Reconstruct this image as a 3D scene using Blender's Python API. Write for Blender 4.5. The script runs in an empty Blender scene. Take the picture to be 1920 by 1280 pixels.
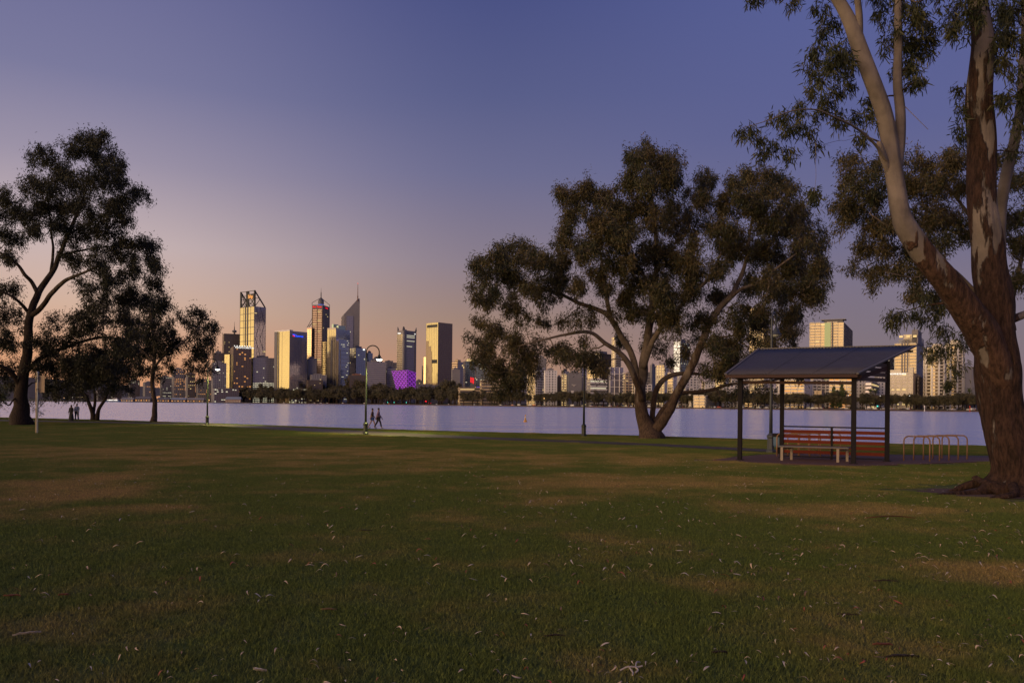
import bpy, bmesh, math, random
import numpy as np
from mathutils import Vector, Matrix, noise

# ------------------------------------------------------------------ camera
S = bpy.context.scene
FPX = 1500.0; HOR = 757.25; EYE = 1.65
RHO = 0.0089
CR, SR = math.cos(RHO), math.sin(RHO)
cam_d = bpy.data.cameras.new('camera')
cam = bpy.data.objects.new('camera', cam_d)
S.collection.objects.link(cam)
cam_d.sensor_width = 36.0
cam_d.lens = FPX / 1920.0 * 36.0
cam_d.shift_y = (HOR - 640.0) / 1920.0
cam_d.clip_start = 0.1
cam_d.clip_end = 30000
cam.matrix_world = Matrix(((CR, -SR, 0, 0), (0, 0, -1, 0), (SR, CR, 0, EYE), (0, 0, 0, 1)))
S.camera = cam

def srgb(r, g, b, k=1.0):
    def f(c):
        c /= 255.0
        return c / 12.92 if c <= 0.04045 else ((c + 0.055) / 1.055) ** 2.4
    return (f(r) * k, f(g) * k, f(b) * k, 1.0)

# ------------------------------------------------------------------ sky: dusk, afterglow in the west (left)
W = bpy.data.worlds.new("World"); S.world = W; W.use_nodes = True
nt = W.node_tree; nt.nodes.clear()
def N(t, **k):
    n = nt.nodes.new(t)
    for a, b in k.items(): setattr(n, a, b)
    return n
tc = N('ShaderNodeTexCoord'); sep = N('ShaderNodeSeparateXYZ')
nt.links.new(tc.outputs['Generated'], sep.inputs[0])
def M(op, a, b=None, clamp=False):
    n = N('ShaderNodeMath', operation=op, use_clamp=clamp)
    for i, v in enumerate((a, b)):
        if v is None: continue
        if isinstance(v, (int, float)): n.inputs[i].default_value = v
        else: nt.links.new(v, n.inputs[i])
    return n.outputs[0]
el = M('DIVIDE', M('ARCSINE', sep.outputs[2]), math.pi / 2)
elc = M('MAXIMUM', el, 0.0)
hor = M('SQRT', M('ADD', M('MULTIPLY', sep.outputs[0], sep.outputs[0]), M('MULTIPLY', sep.outputs[1], sep.outputs[1])))
cw = M('DIVIDE', M('MULTIPLY', sep.outputs[0], -1.0), M('MAXIMUM', hor, 1e-4))   # +1 west ... -1 east
def ramp(stops):
    r = N('ShaderNodeValToRGB'); cr = r.color_ramp; cr.interpolation = 'EASE' if False else 'LINEAR'
    while len(cr.elements) > 1: cr.elements.remove(cr.elements[-1])
    for i, (p, c) in enumerate(stops):
        e = cr.elements[0] if i == 0 else cr.elements.new(p / 90.0)
        e.position = p / 90.0; e.color = c
    nt.links.new(elc, r.inputs[0]); return r.outputs[0]
ZEN = srgb(78, 86, 140)
r_west = ramp([(0, (2.5, 1.75, .72, 1)), (3, (2.4, 1.7, .72, 1)), (7, (1.7, 1.25, .65, 1)), (13, (.9, .70, .52, 1)),
               (22, (.40, .36, .45, 1)), (40, (.16, .17, .30, 1)), (90, ZEN)])
r_left = ramp([(0, srgb(214, 150, 108)), (3, srgb(216, 160, 124)), (6, srgb(210, 176, 156)), (10, srgb(198, 178, 178)),
               (15, srgb(156, 146, 166)), (20, srgb(122, 121, 156)), (27, srgb(103, 104, 148)), (45, srgb(88, 95, 145)), (90, ZEN)])
r_mid = ramp([(0, srgb(186, 136, 108)), (3, srgb(174, 134, 113)), (6, srgb(156, 129, 118)), (10, srgb(136, 123, 137)),
              (16, srgb(107, 107, 142)), (21, srgb(88, 93, 136)), (27, srgb(73, 80, 130)), (45, srgb(72, 80, 132)), (90, ZEN)])
r_right = ramp([(0, srgb(128, 108, 116)), (4, srgb(126, 112, 122)), (8, srgb(122, 112, 132)), (12, srgb(108, 106, 140)),
                (18, srgb(92, 96, 144)), (27, srgb(85, 93, 148)), (45, srgb(80, 88, 142)), (90, ZEN)])
def mixw(a, b, lo, hi):
    mr = N('ShaderNodeMapRange'); mr.interpolation_type = 'SMOOTHSTEP'
    mr.inputs[1].default_value = lo; mr.inputs[2].default_value = hi
    nt.links.new(cw, mr.inputs[0])
    mx = N('ShaderNodeMix', data_type='RGBA')
    nt.links.new(mr.outputs[0], mx.inputs[0]); nt.links.new(a, mx.inputs[6]); nt.links.new(b, mx.inputs[7])
    return mx.outputs[2]
skyc = mixw(mixw(mixw(r_right, r_mid, -0.42, 0.06), r_left, 0.0, 0.50), r_west, 0.56, 0.99)
bgA = N('ShaderNodeBackground'); nt.links.new(skyc, bgA.inputs[0]); bgA.inputs[1].default_value = 1.0
SUN_EL, SUN_AZ = math.radians(4.0), math.radians(-133.0)       # azimuth from +Y, negative = left (west)
nish = N('ShaderNodeTexSky', sky_type='NISHITA'); nish.sun_disc = False
nish.sun_elevation = SUN_EL; nish.sun_rotation = SUN_AZ
bgB = N('ShaderNodeBackground'); nt.links.new(nish.outputs[0], bgB.inputs[0]); bgB.inputs[1].default_value = 0.003
adds = N('ShaderNodeAddShader'); out = N('ShaderNodeOutputWorld')
nt.links.new(bgA.outputs[0], adds.inputs[0]); nt.links.new(bgB.outputs[0], adds.inputs[1])
nt.links.new(adds.outputs[0], out.inputs[0])

# ------------------------------------------------------------------ last low light from the west
sd = bpy.data.lights.new('sun', 'SUN'); sd.energy = 3.0; sd.angle = math.radians(60); sd.color = (1.0, .66, .33)
sun = bpy.data.objects.new('sun', sd); S.collection.objects.link(sun)
sdir = Vector((math.sin(SUN_AZ) * math.cos(SUN_EL), math.cos(SUN_AZ) * math.cos(SUN_EL), math.sin(SUN_EL)))
sun.rotation_euler = (-sdir).to_track_quat('-Z', 'Y').to_euler()
S.view_settings.view_transform = 'Standard'; S.view_settings.look = 'None'
S.view_settings.exposure = 0.0; S.view_settings.gamma = 1.0; S.view_settings.use_curve_mapping = False
S.render.engine = 'CYCLES'

# ------------------------------------------------------------------ helpers
C = S.collection
rng = np.random.default_rng(7); random.seed(7)
WATER = -1.3
def gz(y):
    y = np.maximum(np.asarray(y, float), 0.0)
    return -0.5 * np.minimum(y / 52.0, 1.0) ** 1.0
def gzf(y): return float(gz(y))
def ray(px, py):
    u = (px - 960.0) / FPX; v = (HOR - py) / FPX
    return (u * CR - v * SR, u * SR + v * CR)
def at(px, py, Y):
    X, Z = ray(px, py)
    return Vector((X * Y, Y, Z * Y + EYE))
def xat(px, Y, z):                      # x of a point at depth Y and height z seen at column px
    u = (px - 960.0) / FPX; zz = (z - EYE) / Y
    return Y * (u - SR * zz) / CR
def g(px, py):                           # ground point seen at a pixel
    Y = 20.0
    for _ in range(60):
        X, Z = ray(px, py)
        Y = 0.5 * Y + 0.5 * (gzf(Y) - EYE) / min(Z, -1e-4)
    return Vector((X * Y, Y, gzf(Y)))
def gp(px, Y):
    z = gzf(Y); return Vector((xat(px, Y, z), Y, z))

def tag(o, label=None, cat=None, group=None, kind=None):
    if label: o['label'] = label
    if cat: o['category'] = cat
    if group: o['group'] = group
    if kind: o['kind'] = kind
    return o
def thing(name, label, cat, loc=(0, 0, 0), rz=0, group=None):
    o = bpy.data.objects.new(name, None); C.objects.link(o)
    o.empty_display_size = .3
    o.location = loc; o.rotation_euler = (0, 0, rz)
    return tag(o, label, cat, group)
def copy_tree(o, parent=None):
    c = o.copy(); C.objects.link(c); c.parent = parent
    for ch in KIDS.get(o.name, []):
        copy_tree(ch, c)
    return c
KIDS = {}
def mesh_np(name, V, F, mats, parent=None, origin=None, smooth=False, midx=None):
    """V (n,3) array, F either (m,k) int array or list of lists"""
    V = np.asarray(V, float)
    if origin is not None: V = V - np.asarray(origin, float)
    me = bpy.data.meshes.new(name)
    if isinstance(F, np.ndarray):
        m, k = F.shape
        me.vertices.add(len(V)); me.vertices.foreach_set('co', V.ravel())
        me.loops.add(m * k); me.loops.foreach_set('vertex_index', F.ravel().astype(np.int32))
        me.polygons.add(m)
        me.polygons.foreach_set('loop_start', np.arange(0, m * k, k, dtype=np.int32))
        if midx is not None: me.polygons.foreach_set('material_index', np.asarray(midx, dtype=np.int32))
        if smooth: me.polygons.foreach_set('use_smooth', np.ones(m, dtype=bool))
        me.update(calc_edges=True)
    else:
        me.from_pydata([tuple(v) for v in V], [], F)
        if midx is not None: me.polygons.foreach_set('material_index', np.asarray(midx, dtype=np.int32))
        if smooth: me.polygons.foreach_set('use_smooth', [True] * len(me.polygons))
        me.update()
    for m_ in (mats if isinstance(mats, (list, tuple)) else [mats]): me.materials.append(m_)
    o = bpy.data.objects.new(name, me); C.objects.link(o)
    if parent is not None:
        o.parent = parent; KIDS.setdefault(parent.name, []).append(o)
    elif origin is not None:
        o.location = origin
    return o
class MB:
    def __init__(s): s.V = []; s.F = []; s.n = 0; s.MI = []
    def add(s, V, F, mi=0):
        s.V.extend([tuple(v) for v in V]); s.F.extend([[i + s.n for i in f] for f in F]); s.n += len(V)
        s.MI.extend([mi] * len(F)); return s
    def par(s, o, u, v, w, mi=0):       # parallelepiped from corner o, edges u v w
        o, u, v, w = map(Vector, (o, u, v, w))
        P = [o, o + u, o + u + v, o + v, o + w, o + u + w, o + u + v + w, o + v + w]
        if u.cross(v).dot(w) > 0: F = [(0, 3, 2, 1), (4, 5, 6, 7), (0, 1, 5, 4), (1, 2, 6, 5), (2, 3, 7, 6), (3, 0, 4, 7)]
        else: F = [(0, 1, 2, 3), (4, 7, 6, 5), (0, 4, 5, 1), (1, 5, 6, 2), (2, 6, 7, 3), (3, 7, 4, 0)]
        return s.add(P, F, mi)
    def box(s, c, sx, sy, sz, rz=0, mi=0):   # c = centre of the base
        a = Vector((math.cos(rz), math.sin(rz), 0)); b = Vector((-math.sin(rz), math.cos(rz), 0)); c = Vector(c)
        return s.par(c - a * sx / 2 - b * sy / 2, a * sx, b * sy, (0, 0, sz), mi)
    def bar(s, p0, p1, w, h=None, up=(0, 0, 1), mi=0):
        p0, p1 = Vector(p0), Vector(p1); h = h or w
        d = p1 - p0; up = Vector(up)
        if abs(d.normalized().dot(up)) > .99: up = Vector((0, 1, 0))
        a = d.cross(up).normalized(); b = a.cross(d).normalized()
        return s.par(p0 - a * w / 2 - b * h / 2, a * w, b * h, d, mi)
    def tube(s, pts, rad, n=8, cap=True, mi=0):
        V, F = tube(pts, rad, n, cap); return s.add(V, F, mi)
    def lathe(s, c, prof, n=16, mi=0):
        c = Vector(c); V = []; F = []
        for r, z in prof:
            for k in range(n):
                a = 2 * math.pi * k / n; V.append(c + Vector((r * math.cos(a), r * math.sin(a), z)))
        for i in range(len(prof) - 1):
            for k in range(n):
                k2 = (k + 1) % n
                F.append((i * n + k, i * n + k2, (i + 1) * n + k2, (i + 1) * n + k))
        F.append(tuple(range(n - 1, -1, -1))); F.append(tuple((len(prof) - 1) * n + k for k in range(n)))
        return s.add(V, F, mi)
    def build(s, name, mats, parent=None, origin=None, smooth=False, bevel=0):
        if parent is not None and origin is None: origin = parent.location
        o = mesh_np(name, s.V, s.F, mats, parent, origin, smooth, s.MI)
        if bevel:
            b = o.modifiers.new('bevel', 'BEVEL'); b.width = bevel; b.segments = 2; b.limit_method = 'ANGLE'
        return o
def catmull(P, sub=6):
    P = [np.asarray(p, float) for p in P]
    if len(P) < 3: return np.array([P[0] + (P[-1] - P[0]) * t for t in np.linspace(0, 1, sub + 1)])
    Q = [2 * P[0] - P[1]] + P + [2 * P[-1] - P[-2]]; out = []
    for i in range(1, len(Q) - 2):
        for k in range(sub):
            t = k / sub; a, b, c, d = Q[i - 1], Q[i], Q[i + 1], Q[i + 2]
            out.append(.5 * ((2 * b) + (c - a) * t + (2 * a - 5 * b + 4 * c - d) * t * t + (-a + 3 * b - 3 * c + d) * t ** 3))
    out.append(P[-1]); return np.array(out)
def tube(pts, rad, n=8, cap=True, mod=None):
    P = np.array([list(p) for p in pts], float); m = len(P)
    R = np.full(m, rad, float) if np.isscalar(rad) else np.asarray(rad, float)
    T = np.gradient(P, axis=0); T /= np.maximum(np.linalg.norm(T, axis=1, keepdims=True), 1e-9)
    a = np.cross(T[0], [0, 1, 0.01]); a /= np.linalg.norm(a)
    ang = np.arange(n) * 2 * math.pi / n; V = np.zeros((m, n, 3))
    for i in range(m):
        a = a - T[i] * a.dot(T[i]); a /= np.linalg.norm(a); b = np.cross(T[i], a)
        r = R[i] * (np.ones(n) if mod is None else mod[i])
        V[i] = P[i] + (np.cos(ang) * r)[:, None] * a + (np.sin(ang) * r)[:, None] * b
    V = V.reshape(-1, 3); F = []
    for i in range(m - 1):
        for k in range(n):
            k2 = (k + 1) % n; F.append((i * n + k, i * n + k2, (i + 1) * n + k2, (i + 1) * n + k))
    if cap: F.append(tuple(range(n - 1, -1, -1))); F.append(tuple((m - 1) * n + k for k in range(n)))
    return V, F

# ------------------------------------------------------------------ materials
MATS = {}
def mat(name, col, rough=.7, metal=0.0, var=.12, scale=3.0, emit=None, es=1.0, spec=.5, bump=0.0, bscale=20.0, stretch=(1, 1, 1)):
    if name in MATS: return MATS[name]
    m = bpy.data.materials.new(name); m.use_nodes = True; t = m.node_tree; b = t.nodes['Principled BSDF']
    b.inputs['Roughness'].default_value = rough; b.inputs['Metallic'].default_value = metal
    b.inputs['Specular IOR Level'].default_value = spec
    co = t.nodes.new('ShaderNodeTexCoord'); mp = t.nodes.new('ShaderNodeMapping'); mp.inputs['Scale'].default_value = stretch
    t.links.new(co.outputs['Object'], mp.inputs[0])
    nz = t.nodes.new('ShaderNodeTexNoise'); nz.inputs['Scale'].default_value = scale; nz.inputs['Detail'].default_value = 4
    t.links.new(mp.outputs[0], nz.inputs['Vector'])
    mx = t.nodes.new('ShaderNodeMix'); mx.data_type = 'RGBA'
    mx.inputs[6].default_value = tuple(c * (1 - var) for c in col[:3]) + (1,)
    mx.inputs[7].default_value = tuple(min(1, c * (1 + var)) for c in col[:3]) + (1,)
    t.links.new(nz.outputs[0], mx.inputs[0]); t.links.new(mx.outputs[2], b.inputs['Base Color'])
    if bump:
        nb = t.nodes.new('ShaderNodeTexNoise'); nb.inputs['Scale'].default_value = bscale; nb.inputs['Detail'].default_value = 5
        t.links.new(mp.outputs[0], nb.inputs['Vector'])
        bp = t.nodes.new('ShaderNodeBump'); bp.inputs['Strength'].default_value = 1; bp.inputs['Distance'].default_value = bump
        t.links.new(nb.outputs[0], bp.inputs['Height']); t.links.new(bp.outputs[0], b.inputs['Normal'])
    if emit:
        b.inputs['Emission Color'].default_value = tuple(emit[:3]) + (1,); b.inputs['Emission Strength'].default_value = es
    MATS[name] = m; return m
# ------------------------------------------------------------------ lawn, water, path
SHORE = [(-400, 190), (-200, 150), (-100, 116), (-62, 97), (-45.6, 89.5), (-26, 76.8), (-12.3, 67.2), (-3.3, 62), (8.4, 57.5),
         (16.6, 52.2), (22.4, 46.5), (27, 44.3), (40, 40), (80, 32), (200, 20), (400, 0)]
SX = np.array([p[0] for p in SHORE], float); SY = np.array([p[1] for p in SHORE], float)
def shore_y(x): return np.interp(x, SX, SY)

def lawn_color(nt, pos_out):
    """dry and green patches of the turf, by world position"""
    def add(t, **k):
        n = nt.nodes.new(t)
        for a, b in k.items(): setattr(n, a, b)
        return n
    def mth(op, a, b=None, cl=False):
        n = add('ShaderNodeMath', operation=op, use_clamp=cl)
        for i, v in enumerate((a, b)):
            if v is None: continue
            if isinstance(v, (int, float)): n.inputs[i].default_value = v
            else: nt.links.new(v, n.inputs[i])
        return n.outputs[0]
    n1 = add('ShaderNodeTexNoise'); n1.inputs['Scale'].default_value = .55; n1.inputs['Detail'].default_value = 6; n1.inputs['Roughness'].default_value = .62
    n2 = add('ShaderNodeTexNoise'); n2.inputs['Scale'].default_value = .16; n2.inputs['Detail'].default_value = 3
    nt.links.new(pos_out, n1.inputs['Vector']); nt.links.new(pos_out, n2.inputs['Vector'])
    sp = add('ShaderNodeSeparateXYZ'); nt.links.new(pos_out, sp.inputs[0])
    acc = None
    for (px, py, rx, ry, s) in PATCH:
        c = g(px, py); a = g(px, py - ry); b = g(px, py + ry)
        RX = rx * c.y / FPX; RY = (a.y - b.y) / 2
        dx = mth('DIVIDE', mth('SUBTRACT', sp.outputs[0], c.x), RX)
        dy = mth('DIVIDE', mth('SUBTRACT', sp.outputs[1], c.y), RY)
        d2 = mth('ADD', mth('MULTIPLY', dx, dx), mth('MULTIPLY', dy, dy))
        f = mth('MULTIPLY', mth('SUBTRACT', 1.0, mth('MULTIPLY', d2, .5), True), s)
        acc = f if acc is None else mth('MAXIMUM', acc, f)
    k = mth('ADD', mth('MULTIPLY', n1.outputs[0], 1.15), mth('MULTIPLY', n2.outputs[0], .45))
    k = mth('ADD', mth('SUBTRACT', k, .80), mth('MULTIPLY', acc, .30))
    mr = add('ShaderNodeMapRange'); mr.interpolation_type = 'SMOOTHSTEP'
    mr.inputs[1].default_value = -.08; mr.inputs[2].default_value = .46; nt.links.new(k, mr.inputs[0])
    mx = add('ShaderNodeMix', data_type='RGBA'); nt.links.new(mr.outputs[0], mx.inputs[0])
    mx.inputs[6].default_value = GREEN; mx.inputs[7].default_value = DRY
    return mx.outputs[2]
GREEN = (.094, .124, .030, 1); DRY = (.275, .195, .085, 1)
PATCH = [(60, 925, 170, 45, 1.0), (230, 958, 120, 14, .7), (1220, 905, 300, 15, 1), (1500, 955, 230, 14, .8), (1880, 1075, 150, 26, .95),
         (450, 850, 600, 14, .9), (1150, 862, 300, 12, .8), (1000, 935, 120, 10, .6), (530, 1048, 130, 14, .6), (1360, 1100, 90, 14, .4),
         (1700, 985, 200, 12, .4), (100, 1180, 200, 25, .25), (690, 880, 200, 9, .5)]
GRASS = bpy.data.materials.new('lawn'); GRASS.use_nodes = True
t = GRASS.node_tree; b = t.nodes['Principled BSDF']; b.inputs['Roughness'].default_value = .9; b.inputs['Specular IOR Level'].default_value = .15
geo = t.nodes.new('ShaderNodeNewGeometry'); colr = lawn_color(t, geo.outputs['Position'])
nf = t.nodes.new('ShaderNodeTexNoise'); nf.inputs['Scale'].default_value = 26; nf.inputs['Detail'].default_value = 6; nf.inputs['Roughness'].default_value = .75
t.links.new(geo.outputs['Position'], nf.inputs['Vector'])
nf2 = t.nodes.new('ShaderNodeTexNoise'); nf2.inputs['Scale'].default_value = 4.0; nf2.inputs['Detail'].default_value = 5
t.links.new(geo.outputs['Position'], nf2.inputs['Vector'])
cr = t.nodes.new('ShaderNodeValToRGB'); cr.color_ramp.elements[0].position = .3; cr.color_ramp.elements[0].color = (.45, .45, .45, 1)
cr.color_ramp.elements[1].position = .72; cr.color_ramp.elements[1].color = (1.5, 1.5, 1.5, 1); t.links.new(nf.outputs[0], cr.inputs[0])
cr2 = t.nodes.new('ShaderNodeValToRGB'); cr2.color_ramp.elements[0].position = .35; cr2.color_ramp.elements[0].color = (.75, .75, .75, 1)
cr2.color_ramp.elements[1].position = .65; cr2.color_ramp.elements[1].color = (1.2, 1.2, 1.2, 1); t.links.new(nf2.outputs[0], cr2.inputs[0])
m1 = t.nodes.new('ShaderNodeMix'); m1.data_type = 'RGBA'; m1.blend_type = 'MULTIPLY'; m1.inputs[0].default_value = 1
t.links.new(colr, m1.inputs[6]); t.links.new(cr.outputs[0], m1.inputs[7])
m2 = t.nodes.new('ShaderNodeMix'); m2.data_type = 'RGBA'; m2.blend_type = 'MULTIPLY'; m2.inputs[0].default_value = 1
t.links.new(m1.outputs[2], m2.inputs[6]); t.links.new(cr2.outputs[0], m2.inputs[7])
t.links.new(m2.outputs[2], b.inputs['Base Color'])
bp = t.nodes.new('ShaderNodeBump'); bp.inputs['Distance'].default_value = .03; t.links.new(nf.outputs[0], bp.inputs['Height']); t.links.new(bp.outputs[0], b.inputs['Normal'])
BLADE = bpy.data.materials.new('grass_blade'); BLADE.use_nodes = True
t = BLADE.node_tree; b = t.nodes['Principled BSDF']; b.inputs['Roughness'].default_value = .7; b.inputs['Specular IOR Level'].default_value = .2
geo = t.nodes.new('ShaderNodeNewGeometry'); colr = lawn_color(t, geo.outputs['Position'])
nf = t.nodes.new('ShaderNodeTexWhiteNoise'); vm = t.nodes.new('ShaderNodeVectorMath'); vm.operation = 'SNAP'; vm.inputs[1].default_value = (.015, .015, 10)
t.links.new(geo.outputs['Position'], vm.inputs[0]); t.links.new(vm.outputs[0], nf.inputs['Vector'])
cr = t.nodes.new('ShaderNodeValToRGB'); cr.color_ramp.elements[0].color = (.7, .7, .7, 1); cr.color_ramp.elements[1].color = (2.2, 1.95, 1.6, 1)
e = cr.color_ramp.elements.new(.8); e.color = (1.25, 1.25, 1.15, 1); t.links.new(nf.outputs[0], cr.inputs[0])
m1 = t.nodes.new('ShaderNodeMix'); m1.data_type = 'RGBA'; m1.blend_type = 'MULTIPLY'; m1.inputs[0].default_value = 1
t.links.new(colr, m1.inputs[6]); t.links.new(cr.outputs[0], m1.inputs[7]); t.links.new(m1.outputs[2], b.inputs['Base Color'])

# lawn sheet up to the river bank; columns follow the shore line
xs = np.unique(np.concatenate([np.linspace(-400, -70, 40), np.linspace(-70, 60, 131), np.linspace(60, 400, 40)]))
ts = np.concatenate([[-1.2, -.4], np.linspace(0, 1, 70)])
V = []; nc = len(ts) + 4
for x in xs:
    sy = float(shore_y(x)) + .35 * noise.noise(Vector((x * .35, 0, 0))) + .25 * noise.noise(Vector((x * 1.3, 5, 0)))
    for tt in ts:
        y = tt * sy if tt >= 0 else tt * 100; V.append((x, y, gzf(y)))
    z = gzf(sy)
    V += [(x, sy + .25, z - .10), (x, sy + .6, z - .45), (x, sy + 1.6, z - .95), (x, sy + 9, -3.0)]
F = [(i * nc + j, (i + 1) * nc + j, (i + 1) * nc + j + 1, i * nc + j + 1) for i in range(len(xs) - 1) for j in range(nc - 1)]
DIRT = mat('bank_earth', (.09, .055, .035), .95, bump=.03, bscale=6)
mi = [1 if j >= nc - 4 else 0 for i in range(len(xs) - 1) for j in range(nc - 1)]
lawn = mesh_np('lawn', V, np.array(F), [GRASS, DIRT], midx=mi); tag(lawn, kind='structure')

# river
WT = bpy.data.materials.new('river_water'); WT.use_nodes = True
t = WT.node_tree; b = t.nodes['Principled BSDF']; b.inputs['Base Color'].default_value = (.90, .91, .98, 1); b.inputs['Metallic'].default_value = .78
b.inputs['Roughness'].default_value = .2; b.inputs['IOR'].default_value = 1.33
geo = t.nodes.new('ShaderNodeNewGeometry')
hs = []
for sc, st, det in ((.45, (.45, 1, 1), 5), (.085, (.30, 1, 1), 3)):
    mp = t.nodes.new('ShaderNodeMapping'); mp.inputs['Scale'].default_value = st; t.links.new(geo.outputs['Position'], mp.inputs[0])
    w = t.nodes.new('ShaderNodeTexNoise'); w.inputs['Scale'].default_value = sc; w.inputs['Detail'].default_value = det
    w.inputs['Roughness'].default_value = .65
    t.links.new(mp.outputs[0], w.inputs['Vector']); hs.append(w.outputs[0])
bp2 = t.nodes.new('ShaderNodeBump'); bp2.inputs['Distance'].default_value = 3.2; bp2.inputs['Strength'].default_value = 1.0; t.links.new(hs[1], bp2.inputs['Height'])
bp = t.nodes.new('ShaderNodeBump'); bp.inputs['Distance'].default_value = .85; bp.inputs['Strength'].default_value = 1.0; t.links.new(hs[0], bp.inputs['Height'])
t.links.new(bp2.outputs[0], bp.inputs['Normal']); t.links.new(bp.outputs[0], b.inputs['Normal'])
o = mesh_np('river', [(-6000, 20, WATER), (6000, -20, WATER), (6000, 6000, WATER), (-6000, 6000, WATER)], np.array([[0, 1, 2, 3]]), WT)
tag(o, kind='structure')

# asphalt path
ASPH = mat('path_asphalt', (.060, .042, .042), .85, var=.25, scale=8, bump=.004, bscale=60)
def ribbon(name, pts, wid, lift, m, kind='structure'):
    P = catmull(pts, 14); V = []
    Wd = np.interp(np.linspace(0, 1, len(P)), np.linspace(0, 1, len(wid)), wid)
    T = np.gradient(P, axis=0)
    for p, tt, w in zip(P, T, Wd):
        n = np.array([-tt[1], tt[0]]); n /= np.linalg.norm(n)
        for k in np.linspace(-.5, .5, 5):
            x = p[0] + n[0] * w * k; y = p[1] + n[1] * w * k; V.append((x, y, gzf(y) + lift))
    F = [(i * 5 + j, i * 5 + j + 1, (i + 1) * 5 + j + 1, (i + 1) * 5 + j) for i in range(len(P) - 1) for j in range(4)]
    o = mesh_np(name, V, np.array(F)[:, ::-1], m); return tag(o, kind=kind)
def gp2(px, Y): v = gp(px, Y); return (v.x, v.y, 0)
pathpts = [(-130, 104, 0), (-80, 90, 0), gp2(0, 82), gp2(200, 78.5), gp2(400, 73.5), gp2(520, 66), gp2(640, 59.5), gp2(745, 55), gp2(860, 51), gp2(1010, 46.5), gp2(1180, 42.5), gp2(1330, 38.7),
           gp2(1440, 36), gp2(1570, 33.5), gp2(1700, 32.2), gp2(1850, 32), (26, 32, 0), (60, 30, 0)]
ribbon('path', pathpts, [3.4, 3.4, 3.2, 3.0, 3.6, 4.2, 3.4, 2.3, 2.0, 2.0, 2.0, 2.0, 2.0, 2.0], .012, ASPH)

# reddish paving under the shelter and the bike racks
PAVE = mat('red_paving', (.115, .052, .045), .85, var=.22, scale=5, bump=.004, bscale=40)
pad_px = [(1335, 862.5), (1420, 868), (1600, 874), (1690, 871.5), (1780, 868), (1860, 865.5), (1875, 859), (1760, 855.5), (1640, 853.5), (1520, 851), (1440, 852), (1380, 857)]
pp = [g(*p) for p in pad_px]; cx = sum(p.x for p in pp) / len(pp); cy = sum(p.y for p in pp) / len(pp)
V = [(cx, cy, gzf(cy) + .02)] + [(p.x, p.y, gzf(p.y) + .02) for p in pp]
V2 = [(p.x, p.y, gzf(p.y) - .05) for p in pp]; n = len(pp)
F = [(0, 1 + (i + 1) % n, 1 + i) for i in range(n)] + [(1 + i, 1 + (i + 1) % n, 1 + n + (i + 1) % n, 1 + n + i) for i in range(n)]
o = mesh_np('shelter_paving', V + V2, F, PAVE); tag(o, kind='structure')
PADPOLY = [(p.x, p.y) for p in pp]
def inpoly(x, y, poly):
    r = False; j = len(poly) - 1
    for i in range(len(poly)):
        xi, yi = poly[i]; xj, yj = poly[j]
        if (yi > y) != (yj > y) and x < (xj - xi) * (y - yi) / (yj - yi) + xi: r = not r
        j = i
    return r

# bare earth round the foot of the big gum
TFC = gp(1890, 17.0)
EARTH = mat('tree_foot_earth', (.085, .045, .036), .95, var=.4, scale=6, bump=.03, bscale=14)
V = [(TFC.x, TFC.y, TFC.z + .03)]; K = 48
for k in range(K):
    a = 2 * math.pi * k / K; r = 1.55 + .35 * noise.noise(Vector((math.cos(a) * 2, math.sin(a) * 2, 1))) + .15 * noise.noise(Vector((math.cos(a) * 7, math.sin(a) * 7, 1)))
    x = TFC.x + r * math.cos(a) * 1.0 - .15; y = TFC.y + r * .72 * math.sin(a); V.append((x, y, gzf(y) + .015))
o = mesh_np('tree_foot_soil', V, [(0, 1 + k, 1 + (k + 1) % K) for k in range(K)], EARTH); tag(o, kind='structure')

# far shore land with a low embankment wall
FS = [(-6000, 2600), (-2200, 1750), (xat(0, 1600, 0), 1600), (xat(400, 1600, 0), 1600), (xat(560, 1480, 0), 1480), (xat(700, 1430, 0), 1430),
      (xat(800, 1250, 0), 1250), (xat(950, 1010, 0), 1010), (xat(1180, 850, 0), 850), (xat(1440, 745, 0), 745), (xat(1850, 655, 0), 655),
      (700, 560), (2500, 300), (6000, 0)]
V = []; 
for (x, y) in FS:
    V += [(x, y, -3), (x, y + 1, -.35), (x, y + 60, .2), (x * 1.02, y + 400, 4), (x * 1.6, 14000 + y, 6)]
F = [(i * 5 + j, (i + 1) * 5 + j, (i + 1) * 5 + j + 1, i * 5 + j + 1) for i in range(len(FS) - 1) for j in range(4)]
FARG = mat('far_park_grass', (.05, .048, .02), .95, var=.3, scale=.05)
WALLB = mat('embankment_brown', (.10, .060, .042), .9, var=.2, scale=.3)
mi = [1 if j == 0 else 0 for i in range(len(FS) - 1) for j in range(4)]
o = mesh_np('far_shore', V, np.array(F), [FARG, WALLB], midx=mi); tag(o, kind='structure')
fsx = [p[0] for p in FS]; fsy = [p[1] for p in FS]
def fshore(px, back=0):
    """point on the far shore seen at column px"""
    u = (px - 960) / FPX
    for i in range(len(FS) - 1):
        (x0, y0), (x1, y1) = FS[i], FS[i + 1]
        a = x0 - u * y0; b_ = x1 - u * y1
        if a * b_ <= 0 and a != b_:
            k = a / (a - b_); Y = y0 + (y1 - y0) * k + back; return Vector((xat(px, Y, 0), Y, 0.0))
    return Vector((0, 1000, 0))

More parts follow.
